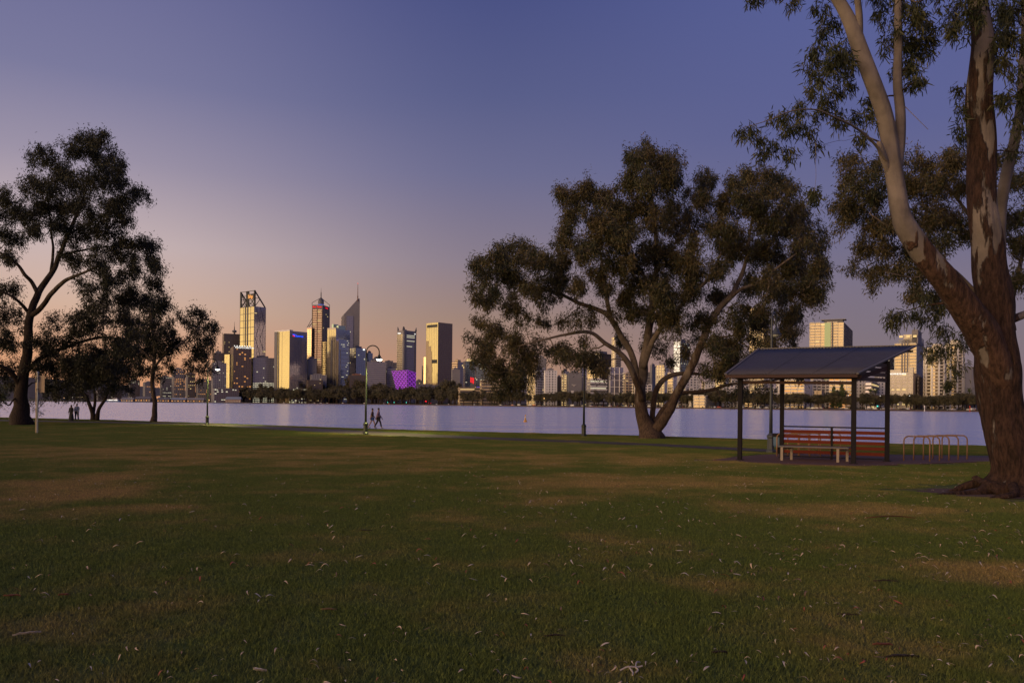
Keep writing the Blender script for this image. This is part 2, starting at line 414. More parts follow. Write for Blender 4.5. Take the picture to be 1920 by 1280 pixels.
# wooded rise far left
def hill(name, pts, Y0, m):
    V = []; 
    for px, py in pts:
        a = at(px, py, Y0); V += [(a.x, Y0 - 250, -1), (a.x, Y0, a.z), (a.x, Y0 + 900, a.z * .8)]
    F = [(i * 3 + j, (i + 1) * 3 + j, (i + 1) * 3 + j + 1, i * 3 + j + 1) for i in range(len(pts) - 1) for j in range(2)]
    return tag(mesh_np(name, V, np.array(F), m, smooth=True), kind='structure')
HILL = mat('wooded_hill', (.075, .060, .055), .95, var=.45, scale=.03)
hill('hills', [(-900, 712), (-500, 700), (-250, 705), (-60, 702), (40, 706), (110, 716), (170, 727), (230, 736), (300, 742)], 2300, HILL)

# grass blades
ptsg = []
PTH = catmull(pathpts, 14); PTHW = np.interp(np.linspace(0, 1, len(PTH)), np.linspace(0, 1, 14), [3.4, 3.4, 3.2, 3.0, 3.6, 4.2, 3.4, 2.3, 2.0, 2.0, 2.0, 2.0, 2.0, 2.0]) / 2
yy = 3.9; cell = 1.05
while yy < 96:
    half = yy * .68 + 1.5; cell = 1.05 if yy < 45 else 1.2; nx = int(2 * half / cell) + 1
    for i in range(nx):
        x = -half + i * cell + rng.uniform(-.1, .1); y = yy + rng.uniform(-.1, .1)
        if inpoly(x, y, PADPOLY) or inpoly(x + .6, y, PADPOLY) or inpoly(x - .6, y, PADPOLY) or inpoly(x, y + .6, PADPOLY) or inpoly(x, y - .6, PADPOLY): continue
        if ((x - TFC.x) / 2.1) ** 2 + ((y - TFC.y) / 1.7) ** 2 < 1: continue
        if y > 28 and np.min((PTH[:, 0] - x) ** 2 + (PTH[:, 1] - y) ** 2 - (PTHW + .75) ** 2) < 0: continue
        if y > float(shore_y(x)) - .9: continue
        ptsg.append((x, y, gzf(y) + .004))
    yy += cell
me = bpy.data.meshes.new('grass_blades'); me.from_pydata(ptsg, [], []); me.materials.append(BLADE)
go = bpy.data.objects.new('grass_blades', me); C.objects.link(go)
ng = bpy.data.node_groups.new('grass', 'GeometryNodeTree')
ng.interface.new_socket('Geometry', in_out='INPUT', socket_type='NodeSocketGeometry')
ng.interface.new_socket('Geometry', in_out='OUTPUT', socket_type='NodeSocketGeometry')
A = ng.nodes.new; L = ng.links.new
gi = A('NodeGroupInput'); gout = A('NodeGroupOutput')
grid = A('GeometryNodeMeshGrid'); grid.inputs[0].default_value = 1.3; grid.inputs[1].default_value = 1.3; grid.inputs[2].default_value = 2; grid.inputs[3].default_value = 2
dis = A('GeometryNodeDistributePointsOnFaces'); dis.inputs['Density'].default_value = 5200; L(grid.outputs[0], dis.inputs[0])
cone = A('GeometryNodeMeshCone'); cone.fill_type = 'NONE'; cone.inputs['Vertices'].default_value = 3
cone.inputs['Radius Top'].default_value = .0003; cone.inputs['Radius Bottom'].default_value = .0028; cone.inputs['Depth'].default_value = .034
tr = A('GeometryNodeTransform'); L(cone.outputs[0], tr.inputs[0])
rv = A('FunctionNodeRandomValue'); rv.data_type = 'FLOAT_VECTOR'; rv.inputs[0].default_value = (-.75, -.75, 0); rv.inputs[1].default_value = (.75, .75, 6.28)
rs = A('FunctionNodeRandomValue'); rs.data_type = 'FLOAT'; rs.inputs[2].default_value = .45; rs.inputs[3].default_value = 1.15
i1 = A('GeometryNodeInstanceOnPoints'); L(dis.outputs[0], i1.inputs['Points']); L(tr.outputs[0], i1.inputs['Instance']); L(rv.outputs[0], i1.inputs['Rotation']); L(rs.outputs[1], i1.inputs['Scale'])
re = A('GeometryNodeRealizeInstances'); L(i1.outputs[0], re.inputs[0])
sm = A('GeometryNodeSetMaterial'); sm.inputs['Material'].default_value = BLADE; L(re.outputs[0], sm.inputs[0])
rr = A('FunctionNodeRandomValue'); rr.data_type = 'FLOAT_VECTOR'; rr.inputs[0].default_value = (0, 0, 0); rr.inputs[1].default_value = (0, 0, 6.28)
i2 = A('GeometryNodeInstanceOnPoints'); L(gi.outputs[0], i2.inputs['Points']); L(sm.outputs[0], i2.inputs['Instance']); L(rr.outputs[0], i2.inputs['Rotation'])
L(i2.outputs[0], gout.inputs[0])
md = go.modifiers.new('grass', 'NODES'); md.node_group = ng
tag(go, 'short mown grass blades covering the park lawn', 'grass', kind='stuff')
# ------------------------------------------------------------------ city: materials
def glass(name, col, metal=.8, rough=.14, jit=.02):
    if name in MATS: return MATS[name]
    m = bpy.data.materials.new(name); m.use_nodes = True; t = m.node_tree; b = t.nodes['Principled BSDF']
    b.inputs['Base Color'].default_value = col + (1,); b.inputs['Metallic'].default_value = metal; b.inputs['Roughness'].default_value = rough
    geo = t.nodes.new('ShaderNodeNewGeometry'); vm = t.nodes.new('ShaderNodeVectorMath'); vm.operation = 'SNAP'; vm.inputs[1].default_value = (3.1, 3.1, 3.7)
    wn = t.nodes.new('ShaderNodeTexWhiteNoise'); t.links.new(geo.outputs['Position'], vm.inputs[0]); t.links.new(vm.outputs[0], wn.inputs['Vector'])
    s = t.nodes.new('ShaderNodeVectorMath'); s.operation = 'SUBTRACT'; s.inputs[1].default_value = (.5, .5, .5); t.links.new(wn.outputs['Color'], s.inputs[0])
    sc = t.nodes.new('ShaderNodeVectorMath'); sc.operation = 'SCALE'; sc.inputs['Scale'].default_value = jit; t.links.new(s.outputs[0], sc.inputs[0])
    ad = t.nodes.new('ShaderNodeVectorMath'); ad.operation = 'ADD'; t.links.new(geo.outputs['Normal'], ad.inputs[0]); t.links.new(sc.outputs[0], ad.inputs[1])
    no = t.nodes.new('ShaderNodeVectorMath'); no.operation = 'NORMALIZE'; t.links.new(ad.outputs[0], no.inputs[0]); t.links.new(no.outputs[0], b.inputs['Normal'])
    MATS[name] = m; return m
G_SUNSET = glass('sunset_tinted_glass', (.50, .43, .29))  # sunset sky reflection tinted into the glass of the west faces
G_SOFT = glass('soft_sunset_glass', (.25, .21, .15), .75, .18)  # weaker sunset tint in the glass of the right-hand group
G_DARK = glass('dark_glass', (.34, .33, .42), .7)
G_BLUE = glass('blue_grey_glass', (.33, .40, .58), .75)
G_TEAL = glass('teal_glass', (.36, .47, .48), .75)
G_BRN = glass('bronze_glass', (.22, .17, .16), .7)
G_WIN = glass('window_glass', (.20, .19, .21), .6, .2)
W_WHITE = mat('white_render', (.74, .70, .67), .8, scale=.05)
W_CREAM = mat('cream_render', (.66, .59, .46), .8, scale=.05)
W_TAN = mat('tan_render', (.50, .39, .26), .8, scale=.05)
W_GREY = mat('grey_concrete', (.24, .23, .25), .85, scale=.05)
W_MID = mat('mid_grey_concrete', (.21, .20, .22), .85, scale=.05)
W_DK = mat('dark_cladding', (.12, .115, .135), .6, scale=.05)
W_BRN = mat('brown_concrete', (.095, .072, .064), .85, scale=.05)
W_TERR = mat('terracotta_cladding', (.25, .12, .08), .85, scale=.05)
STEEL = mat('dark_steel', (.03, .03, .038), .5, .3)
E_WARM = mat('lit_window_warm', (.5, .4, .2), emit=(1, .72, .30), es=.6, var=.3)
E_WHITE = mat('lit_window_white', (.5, .5, .45), emit=(1, .93, .62), es=.5, var=.3)
E_ORNG = mat('lit_window_orange', (.5, .3, .1), emit=(1, .42, .12), es=.6, var=.3)
E_RED = mat('red_sign_light', (.5, .02, .02), emit=(1, .01, .02), es=1.1)
E_SIGNW = mat('white_sign_light', (.6, .6, .6), emit=(1, 1, .92), es=1.3)
E_BLUE = mat('blue_sign_light', (.1, .1, .6), emit=(.02, .10, 1), es=1.1)
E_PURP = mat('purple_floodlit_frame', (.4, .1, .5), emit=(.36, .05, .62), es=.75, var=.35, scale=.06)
E_VIOL = mat('violet_lit_band', (.1, .05, .3), emit=(.10, .05, .42), es=.6)
E_CYAN = mat('green_signal_light', (.1, .5, .4), emit=(.1, 1, .75), es=1.5)
E_OLAMP = mat('orange_lamp_glow', (.6, .4, .2), emit=(1, .55, .18), es=3.0)

def st(wall, gl, fh=3.9, hs=.35, bw=4.0, vs=.15, pr=.35, lit=.04, lm=None, bal=0.0):
    return dict(wall=wall, gl=gl, fh=fh, hs=hs, bw=bw, vs=vs, pr=pr, lit=lit, lm=lm or E_WARM, bal=bal)
def facade(par, O, u, n, w, h, s, litr=None):
    """spandrels, piers, balcony slabs and lit windows standing on one face of a building"""
    O = Vector(O); u = Vector(u); n = Vector(n); up = Vector((0, 0, 1))
    nf = max(2, int(round(h / s['fh']))); fh = h / nf; nb = max(1, int(round(w / s['bw']))); bw = w / nb
    m = MB(); pr = s['pr']
    if s['hs'] > 0:
        for i in range(nf + 1):
            z = i * fh - (fh * s['hs'] / 2 if i else 0); hh = fh * s['hs'] * (1 if 0 < i < nf else .5)
            m.par(O + up * z, u * w, n * pr, up * hh)
    if s['vs'] > 0:
        for j in range(nb + 1):
            ww = bw * s['vs']; x = min(max(j * bw - ww / 2, 0), w - ww)
            m.par(O + u * x, u * ww, n * (pr + .06), up * (h + .02))
    if m.n: m.build('facade_grid', s['wall'], par)['kind'] = 'stuff'
    if s['bal'] > 0:
        m = MB()
        for i in range(1, nf + 1):
            for j in range(nb):
                if (j % 3 == 2 and nb > 3): continue
                a = O + u * (j * bw + .08 * bw) + up * (i * fh - .25)
                m.par(a, u * bw * .84, n * s['bal'], up * .28)
                m.par(a + n * (s['bal'] - .15) + up * .28, u * bw * .84, n * .15, up * .85)
        m.build('balcony', s['wall'], par)['kind'] = 'stuff'
    if s['lit'] > 0:
        m = MB(); k = 0
        hsz = s['hs'] * fh; vsz = s['vs'] * bw; rows = {}
        for i in range(nf):
            rb = 5 if random.random() < s['lit'] * 1.6 else .6
            for j in range(nb):
                f = (i + .5) / nf
                if litr and not (litr[0] <= f <= litr[1]): p = s['lit'] * .1
                else: p = s['lit'] * rb
                if random.random() < p:
                    m.par(O + u * (j * bw + vsz / 2) + up * (i * fh + hsz / 2) + n * .03, u * max(.5, (bw - vsz) * random.uniform(.6, 1)), n * .05, up * (fh - hsz) * random.uniform(.5, .95)); k += 1
        if k: m.build('lit_window', s['lm'], par)['kind'] = 'stuff'
def rotbox(px_l, px_c, px_r, d, a):
    """plan of a box whose near corner is at column px_c, depth d; a = angle of the left face's normal from the view"""
    Cn = Vector((xat(px_c, d, 20), d, 0))
    u1 = Vector((-math.cos(a), math.sin(a), 0)); u2 = Vector((math.sin(a), math.cos(a), 0))
    def run(u, px):
        X = (px - 960) / FPX; return abs((X * Cn.y - Cn.x) / (u.x - X * u.y))
    w1 = run(u1, px_l) if px_c - px_l > .4 else 18.0
    w2 = run(u2, px_r) if px_r - px_c > .4 else 18.0
    return Cn, u1, u2, min(w1, 300), min(w2, 120)
ZB = -.3
def bldg(label, xl, xc, xr, yt, d, Ls, Rs, a=38, name='building', roofm=None, litL=None, litR=None, plant=True, topmat=None, cat='building'):
    if (xc - xl) < .3 * (xr - xc): a = 90 - a                    # the right face is the main one
    X_ = math.degrees(math.atan((xc - 960) / FPX)); a = math.radians(min(max(a, X_ + 5), 90 + X_ - 5))
    Cn, u1, u2, w1, w2 = rotbox(xl, xc, xr, d, a)
    top = at(xc, yt, d).z; h = top - ZB
    t = thing(name, label, cat, (Cn.x, Cn.y, ZB))
    A = Cn + u1 * w1; B = Cn + u2 * w2; D = A + u2 * w2
    zz = Vector((0, 0, ZB)); hh = Vector((0, 0, h))
    base = [Cn + zz, B + zz, D + zz, A + zz]; tp = [p + hh for p in base]
    V = base + tp; F = [(0, 1, 5, 4), (3, 0, 4, 7), (1, 2, 6, 5), (2, 3, 7, 6), (4, 5, 6, 7)]
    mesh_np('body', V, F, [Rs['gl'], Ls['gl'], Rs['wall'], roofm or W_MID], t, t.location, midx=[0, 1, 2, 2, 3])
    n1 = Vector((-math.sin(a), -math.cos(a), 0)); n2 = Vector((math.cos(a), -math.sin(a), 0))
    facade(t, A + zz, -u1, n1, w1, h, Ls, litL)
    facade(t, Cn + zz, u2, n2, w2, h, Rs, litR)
    if plant:
        m = MB(); c = (Cn + D) / 2 + Vector((0, 0, top))
        m.par(c - u1 * w1 * .28 - u2 * w2 * .28, u1 * w1 * .5, u2 * w2 * .5, (0, 0, min(4.0, h * .05)))
        m.par(c + u1 * w1 * .1 - u2 * w2 * .1, u1 * w1 * .1, u2 * w2 * .15, (0, 0, min(6.0, h * .07)))
        m.build('plant_room', topmat or W_MID, t)
    t['_h'] = h
    return t, dict(C=Cn, u1=u1, u2=u2, w1=w1, w2=w2, n1=n1, n2=n2, top=top, A=A, B=B, D=D, h=h)
def sign_text(body, par, P, u, up, size, m, name='sign'):
    cu = bpy.data.curves.new(name, 'FONT'); cu.body = body; cu.size = size; cu.extrude = size * .04; cu.align_x = 'CENTER'; cu.align_y = 'CENTER'
    cu.offset = size * .012; cu.resolution_u = 3
    tmp = bpy.data.objects.new('tmp', cu); C.objects.link(tmp)
    me = bpy.data.meshes.new_from_object(tmp.evaluated_get(bpy.context.evaluated_depsgraph_get()))
    bpy.data.objects.remove(tmp)
    u = Vector(u).normalized(); up = Vector(up).normalized(); nn = u.cross(up)
    R = Matrix((u, up, nn)).transposed().to_4x4(); me.transform(Matrix.Translation(Vector(P) - par.location) @ R)
    me.materials.clear(); me.materials.append(m)
    o = bpy.data.objects.new(name, me); C.objects.link(o); o.parent = par; KIDS.setdefault(par.name, []).append(o); return o
UP = Vector((0, 0, 1))
# styles
SUNSETC = st(W_DK, G_SUNSET, 4.0, .10, 6, .04, .12, 0)
DARKC = st(W_DK, G_DARK, 4.0, .14, 6, .06, .12, .03)
BLUEC = st(W_DK, G_BLUE, 4.0, .12, 5, .06, .12, .03, E_WHITE)
GRID = st(W_BRN, G_WIN, 3.6, .42, 3.4, .35, .35, .05)
GRIDG = st(W_GREY, G_WIN, 3.6, .45, 3.4, .40, .35, .06)
BANDW = st(W_GREY, G_DARK, 3.8, .50, 30, .03, .4, .06, E_WHITE)
BANDB = st(W_BRN, G_BRN, 3.9, .48, 12, .06, .4, .04)
BLANK = st(W_GREY, W_GREY, 30, .02, 60, .02, .1, 0)
BLANKB = st(W_BRN, W_BRN, 30, .02, 60, .02, .1, 0)
BLANKT = st(W_TAN, W_TAN, 30, .02, 60, .02, .1, 0)
BALC = st(W_CREAM, G_SOFT, 3.1, .22, 6.5, .10, .3, .05, bal=1.6)
BALW = st(W_WHITE, G_WIN, 3.1, .30, 5.0, .20, .3, .05, bal=1.4)
GRIDW = st(W_WHITE, G_WIN, 3.1, .50, 4.2, .50, .3, .05)

# --- tower with the open truss crown
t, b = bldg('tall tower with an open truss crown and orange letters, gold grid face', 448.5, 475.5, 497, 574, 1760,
            st(W_DK, G_SUNSET, 15.5, .07, 14, .05, .25, 0), st(W_DK, G_DARK, 4, .10, 8, .05, .15, .04, E_WARM), a=38, name='truss_crown_tower', plant=False, litR=(0, .6))
top = b['top']; A_, Cn, B_ = b['A'], b['C'], b['B']; u1, u2, n1, n2, w1, w2 = (b[k] for k in ('u1', 'u2', 'n1', 'n2', 'w1', 'w2'))
ct = at(475.5, 544, 1760).z
m = MB(); z0 = Vector((0, 0, top)); z1 = Vector((0, 0, ct))
for f, wd in ((0.02, 3.2), (.46, 3.4), (.56, 2.8), (.98, 3.2)):
    p = Cn + u1 * w1 * f; m = MB(); m.par(p - u1 * wd / 2 + z0, u1 * wd, u2 * 3, (0, 0, ct - top)); m.build('crown_column', STEEL, t)
m = MB()
for f0, f1 in ((.02, .46), (.56, .98)):
    p, q = Cn + u1 * w1 * f0, Cn + u1 * w1 * f1
    for z in (.02, .38, .70, .98): m.bar(p + z0 + UP * (ct - top) * z, q + z0 + UP * (ct - top) * z, 1.0)
    m.bar(p + z0 + UP * (ct - top) * .05, q + z1, 1.3); m.bar(p + z0 + UP * (ct - top) * .45, q + z0, 1.2); m.bar(p + z0, q + z0 + UP * (ct - top) * .35, 1.2)
for off in (0, .96):
    p = Cn + u1 * w1 * off
    m.bar(p + z1, p + u2 * w2 * .92 + z0, 2.2); m.bar(p + z0 + UP * (ct - top) * .52, p + u2 * w2 * .42 + z0 + UP * (ct - top) * .52, 1.1)
    m.bar(p + u2 * w2 * .05 + z0, p + u2 * w2 * .45 + z0 + UP * (ct - top) * .45, 1.1)
m.build('crown_truss', STEEL, t)
m = MB(); p = Cn + u1 * w1 * .02 - u2 * .6 + z0 + UP * (ct - top) * .46; m.par(p, u1 * w1 * .44, u2 * 1.5, (0, 0, (ct - top) * .34)); m.build('sign_panel', STEEL, t)
sign_text('bhp', t, p + u1 * w1 * .22 + UP * (ct - top) * .17 + n1 * .5, -u1, UP, 12, E_ORNG)
m = MB()
for x in (.36, .52): m.par(A_ - u1 * w1 * x + Vector((0, 0, ZB)) + n1 * .3, -u1 * w1 * .055, n1 * .5, (0, 0, b['h']))
m.build('vertical_fin', W_DK, t)
m = MB(); zc = Vector((0, 0, ZB))
for k in range(6):
    for s_ in (0, 1):
        a0 = Cn + u2 * w2 * (.1 if s_ else .5) + zc + UP * b['h'] * (k / 6); a1 = Cn + u2 * w2 * (.5 if s_ else .9) + zc + UP * b['h'] * ((k + 1) / 6)
        if k % 2: a0, a1 = Cn + u2 * w2 * (.5 if s_ else .9) + zc + UP * b['h'] * (k / 6), Cn + u2 * w2 * (.1 if s_ else .5) + zc + UP * b['h'] * ((k + 1) / 6)
        m.bar(a0 + n2 * .3, a1 + n2 * .3, .6, .4)
m.build('cross_brace', mat('brace_blue', (.09, .09, .13), .5), t)

# --- building with revolving drum and mast behind
t, b = bldg('brown gridded office block with a mast on its roof, left of the truss crown tower', 416, 419, 450, 625, 1850, SUNSETC, GRID, a=12, name='mast_office_block', plant=False)
m = MB(); c = at(439.5, 622, 1860); m.lathe((c.x, c.y, b['top']), [(2, 0), (2, 3), (5, 4), (5.5, 6), (4.5, 8), (2, 9)], 12); m.build('roof_drum', W_DK, t)
m = MB(); m.lathe((c.x, c.y, b['top'] + 9), [(1.2, 0), (.9, 7), (.5, 8), (.4, 14), (.15, 20)], 6); m.build('mast', STEEL, t)
# --- hotel with rooftop letters
t, b = bldg('dark hotel tower with white rooftop letters in front of the truss crown tower', 431, 437, 471, 649, 1620, SUNSETC,
            st(W_BRN, G_BRN, 3.4, .2, 5, .25, .4, .10, E_ORNG), a=14, name='hotel_tower', plant=False, roofm=W_DK)
sign_text('THE RITZ-CARLTON', t, b['C'] + b['u2'] * b['w2'] * .60 + Vector((0, 0, b['top'] - 2.5)) + b['n2'] * .9, b['u2'], UP, 4.0, E_SIGNW)
for k in range(7):
    m = MB(); m.box(b['C'] + b['u2'] * b['w2'] * (.06 + k * .14) + b['n2'] * .5 + Vector((0, 0, b['top'] + .3)), 1.8, 1.2, 1.4); m.build('roof_floodlight', E_SIGNW, t)
bldg('narrow glass slab with a sunset gold side beside the hotel with rooftop letters', 420, 430, 432, 664, 1680, SUNSETC, BLANKB, a=30, name='office_slab', plant=False)
bldg('grey office block with rows of square windows left of the gold slab', 396, 399, 424, 680, 1600, GRIDG, st(W_MID, G_WIN, 3.6, .5, 3.6, .5, .35, .12, E_WHITE), a=10, name='office_block')
bldg('low dark waterfront block with a lit roof edge below the hotel', 398, 402, 448, 728, 1560, GRIDG, st(W_DK, G_BRN, 4, .25, 4, .1, .3, .10, E_WHITE), a=10, name='waterfront_block')
bldg('mauve office block with a blank top behind the left street lamp', 398, 401, 420, 661, 1700, BANDB, st(W_BRN, G_WIN, 4, .4, 5, .3, .3, .06), a=10, name='office_block')
# --- dark glass block with lit lower floors
bldg('dark glass office block with brightly lit lower floors right of the truss crown tower', 471, 474, 514.5, 670, 1640, DARKC,
     st(W_MID, G_DARK, 3.8, .30, 3.2, .12, .3, .42, E_WHITE), a=12, name='office_block', litR=(0, .45))
# --- gold tower with notched roof
t, b = bldg('sunset gold glass tower with a notched roof and blue and red lettering', 514, 542.5, 575, 620, 1555, st(W_DK, G_SUNSET, 3.9, .06, 30, .02, .1, 0), st(W_DK, G_DARK, 3.9, .12, 4, .05, .12, .06, E_WHITE), a=39,
            name='sunset_gold_tower', plant=False, litR=(0, .18))
Cn, u1, u2, n1, n2, w1, w2, top, A_ = (b[k] for k in ('C', 'u1', 'u2', 'n1', 'n2', 'w1', 'w2', 'top', 'A'))
m = MB(); m.par(A_ + Vector((0, 0, ZB)) + n1 * .3, -u1 * w1 * .19, n1 * .6, (0, 0, b['h']))
m.par(A_ - u1 * w1 * .26 + Vector((0, 0, ZB)) + n1 * .3, -u1 * w1 * .035, n1 * .5, (0, 0, b['h'] * .995)); m.build('dark_side_panel', W_DK, t)
m = MB(); m.par(A_ + Vector((0, 0, top)) - u2 * .3, -u1 * w1, u2 * 3, (0, 0, 2.2)); m.build('parapet', W_WHITE, t); m = MB(); m.par(Cn + Vector((0, 0, top)), u2 * w2 * .18, -u1 * 0 + u1 * 3, (0, 0, 2.0)); m.build('parapet', W_WHITE, t)
V = [Cn + u2 * w2 * .18 + Vector((0, 0, top)), Cn + u2 * w2 * .62 + Vector((0, 0, top)), Cn + u2 * w2 + Vector((0, 0, top))]
sign_text('Chevron', t, Cn + u2 * w2 * .50 + n2 * .7 + Vector((0, 0, top - 9)), u2, UP, 6.0, E_BLUE)
m = MB(); P = Cn + u2 * w2 * .16 + n2 * .5 + Vector((0, 0, top - 11)); q = u2 * 2.4
for zz, mi_ in ((0, 0), (2.6, 1)):
    for s_ in (0, 1):
        a0 = P + UP * zz + (q if s_ else Vector((0, 0, 0)))
        m.par(a0 + (UP * 1.3 if not s_ else UP * 0), q + UP * (-1.3 if not s_ else 1.3), n2 * .4, UP * 1.9, mi_)
m.build('chevron_emblem', [E_RED, E_BLUE], t)
# --- tall tower with the round top and spire
t, b = bldg('tallest round topped tower with a spire and red lettering below the crown', 583.5, 603.5, 616.5, 579, 1787, st(W_BRN, G_BRN, 4.0, .45, 13, .12, .5, .07, E_WARM), st(W_DK, G_BRN, 4.0, .42, 9, .18, .5, .03), a=7,
            name='spired_tower', plant=False)
Cn, u1, u2, n1, n2, w1, w2, top, A_, B_, D_ = (b[k] for k in ('C', 'u1', 'u2', 'n1', 'n2', 'w1', 'w2', 'top', 'A', 'B', 'D'))
m = MB(); zt = Vector((0, 0, top)); m.par(A_ + zt - u2 * .2 + n1 * .2, -u1 * (w1 + .4), u2 * (w2 + .4), (0, 0, 9)); m.build('sign_storey', W_DK, t)
sign_text('Rio Tinto', t, (A_ + Cn) / 2 + zt + UP * 4.5 + n1 * 1.0, -u1, UP, 5.4, E_RED)
sign_text('Rio Tinto', t, (B_ + Cn) / 2 + zt + UP * 4.0 + n2 * 1.4, u2, UP, 3.8, E_RED)
cc = (A_ + B_) / 2; m = MB(); m.lathe((cc.x, cc.y, top + 9), [(6.5, 0), (6.5, 12), (5.6, 14), (3, 16.5), (2.0, 19)], 20); m.build('crown_drum', W_DK, t)
m = MB(); m.lathe((cc.x, cc.y, top + 11), [(6.8, 0), (6.8, 1.6)], 20); m.build('blue_light_band', mat('blue_soft_light', (.05, .08, .3), emit=(.08, .14, .6), es=.8), t)
m = MB(); ap = Vector((cc.x, cc.y, top + 28))
for cpt in (A_, B_, Cn, D_): m.bar(Vector((cpt.x, cpt.y, top + 9)), Vector((cpt.x, cpt.y, top + 14)), .9); m.bar(Vector((cpt.x, cpt.y, top + 14)), ap, .8)
m.build('crown_stay', STEEL, t)
m = MB(); m.lathe((cc.x, cc.y, top + 26), [(1.3, 0), (1.1, 4), (.9, 14), (.4, 15), (.2, 24)], 8); m.build('spire', STEEL, t)
# its lower gold wing
t2 = MB(); wA = rotbox(574.5, 583.3, 584, 1780, math.radians(20)); hw = at(580, 614, 1780).z - ZB
t2.par(wA[0] + Vector((0, 0, ZB)), wA[1] * wA[3], wA[2] * 18, (0, 0, hw)); t2.build('lower_wing', G_BRN, t)
m = MB(); a0 = wA[0] + wA[1] * wA[3]; n_ = Vector((-math.sin(math.radians(20)), -math.cos(math.radians(20)), 0))
for i in range(int(hw / 4)):
    for j in range(2): m.par(a0 + Vector((0, 0, ZB + i * 4 + 1)) - wA[1] * wA[3] * (.05 + .5 * j) + n_ * .1, -wA[1] * wA[3] * .42, n_ * .2, (0, 0, 2.3))
m.build('wing_window', G_SUNSET, t)
m = MB(); 
for (y0, y1, fx) in ((614, 597, .0), (614, 605, .35)):
    P0 = wA[0] + wA[1] * wA[3] * (1 - fx); m.bar(Vector((P0.x, P0.y, hw + ZB)), Vector((A_.x, A_.y, at(583, y1, 1787).z)), .9)
m.bar(a0 + Vector((0, 0, hw + ZB + 2)), Vector((A_.x, A_.y, hw + ZB + 10)), .7)
m.build('wing_truss', STEEL, t)
# --- slanted blade tower with mast
t, b = bldg('grey tower with a steeply slanted top and tall red tipped mast', 638.7, 644.5, 673, 588, 1720, DARKC, st(W_MID, W_MID, 4, .03, 40, .02, .12, 0), a=14, name='slant_top_tower', plant=False)
Cn, u1, u2, n1, n2, w1, w2, top, A_, B_, D_ = (b[k] for k in ('C', 'u1', 'u2', 'n1', 'n2', 'w1', 'w2', 'top', 'A', 'B', 'D'))
hp = at(672, 560, 1730).z
V = [Cn + Vector((0, 0, top)), B_ + Vector((0, 0, top)), D_ + Vector((0, 0, top)), A_ + Vector((0, 0, top)), B_ + Vector((0, 0, hp)), D_ + Vector((0, 0, hp)),
     Cn + u2 * w2 * .88 + Vector((0, 0, hp)), A_ + u2 * w2 * .88 + Vector((0, 0, hp))]
mesh_np('slanted_top', V, [(0, 1, 4, 6), (3, 7, 5, 2), (1, 2, 5, 4), (6, 4, 5, 7), (0, 6, 7, 3)], W_MID, t, t.location)
m = MB(); m.par(Cn + u2 * w2 * .13 + n2 * .3 + Vector((0, 0, ZB)), u2 * w2 * .45, n2 * .5, (0, 0, b['h'] - 4)); m.build('glazed_strip', G_DARK, t)
m = MB(); n_f = int(b['h'] / 4)
for i in range(n_f):
    m.par(Cn + u2 * w2 * .13 + n2 * .8 + Vector((0, 0, ZB + i * 4)), u2 * w2 * .45, n2 * .15, (0, 0, .8))
m.build('floor_line', W_MID, t)
m = MB()
for i, x in ((38, .42), (33, .15), (25, .4), (16, .4), (12, .3), (36, .15)):
    if i < n_f: m.par(Cn + u2 * w2 * (.13 + x * .4) + n2 * .9 + Vector((0, 0, ZB + i * 4 + 1)), u2 * w2 * .12, n2 * .2, (0, 0, 2.2))
m.build('lit_window', E_WHITE, t)['kind'] = 'stuff'
m = MB(); q = B_ - u2 * 4.5; q0 = Vector((q.x, q.y, hp)); m.lathe(q0, [(1.3, -6), (1.1, 4), (1.5, 5), (.7, 6), (.6, 22), (.3, 32)], 8); m.build('mast', mat('mast_rust', (.12, .05, .04), .6), t)
m = MB(); m.lathe(q0 + Vector((0, 0, 32)), [(.5, 0), (.9, .6), (.5, 1.4)], 8); m.build('beacon_light', E_RED, t)
# --- pale glass building in front
t, b = bldg('pale gold and blue stepped glass tower standing in front of the spired tower', 612.5, 629, 655, 617, 1600, st(W_CREAM, G_SUNSET, 4, .10, 7, .05, .15, 0), BLUEC, a=40, name='stepped_glass_tower', plant=False)
Cn, u1, u2, n1, n2, w1, w2, top, A_ = (b[k] for k in ('C', 'u1', 'u2', 'n1', 'n2', 'w1', 'w2', 'top', 'A'))
m = MB(); m.par(A_ - u1 * w1 * .45 + n1 * .3 + Vector((0, 0, ZB)), -u1 * w1 * .16, n1 * .5, (0, 0, b['h'] * .86)); m.build('dark_slot', W_DK, t)
m = MB(); m.par(A_ + Vector((0, 0, top)), -u1 * w1 * .95, u2 * 8, (0, 0, 3.5)); m.build('crown_band', W_CREAM, t)
m = MB(); m.par(Cn + u1 * 12 + u2 * 6 + Vector((0, 0, top)), u2 * w2 * .5, u1 * -12, (0, 0, 8)); m.par(Cn + u1 * 16 + u2 * 2 + Vector((0, 0, top)), u2 * w2 * .35, u1 * -5, (0, 0, 11)); m.build('plant_room', G_TEAL, t)
fw = rotbox(630, 634.5, 654, 1575, math.radians(38)); hf = at(634, 636, 1575).z - ZB
m = MB(); m.par(fw[0] + Vector((0, 0, ZB)), fw[1] * fw[3], fw[2] * fw[4], (0, 0, hf)); m.build('front_wing', G_BLUE, t)
m = MB(); nn1 = Vector((-math.sin(math.radians(38)), -math.cos(math.radians(38)), 0)); m.par(fw[0] + Vector((0, 0, ZB)) + nn1 * .2, fw[1] * fw[3], nn1 * .3, (0, 0, hf)); m.build('sunset_end_wall', G_SUNSET, t)
m = MB(); nn2 = Vector((math.cos(math.radians(38)), -math.sin(math.radians(38)), 0))
for i in range(int(hf / 8)): m.par(fw[0] + fw[2] * .5 + Vector((0, 0, ZB + i * 8)) + nn2 * .05, fw[2] * (fw[4] - 1), nn2 * .3, (0, 0, .6))
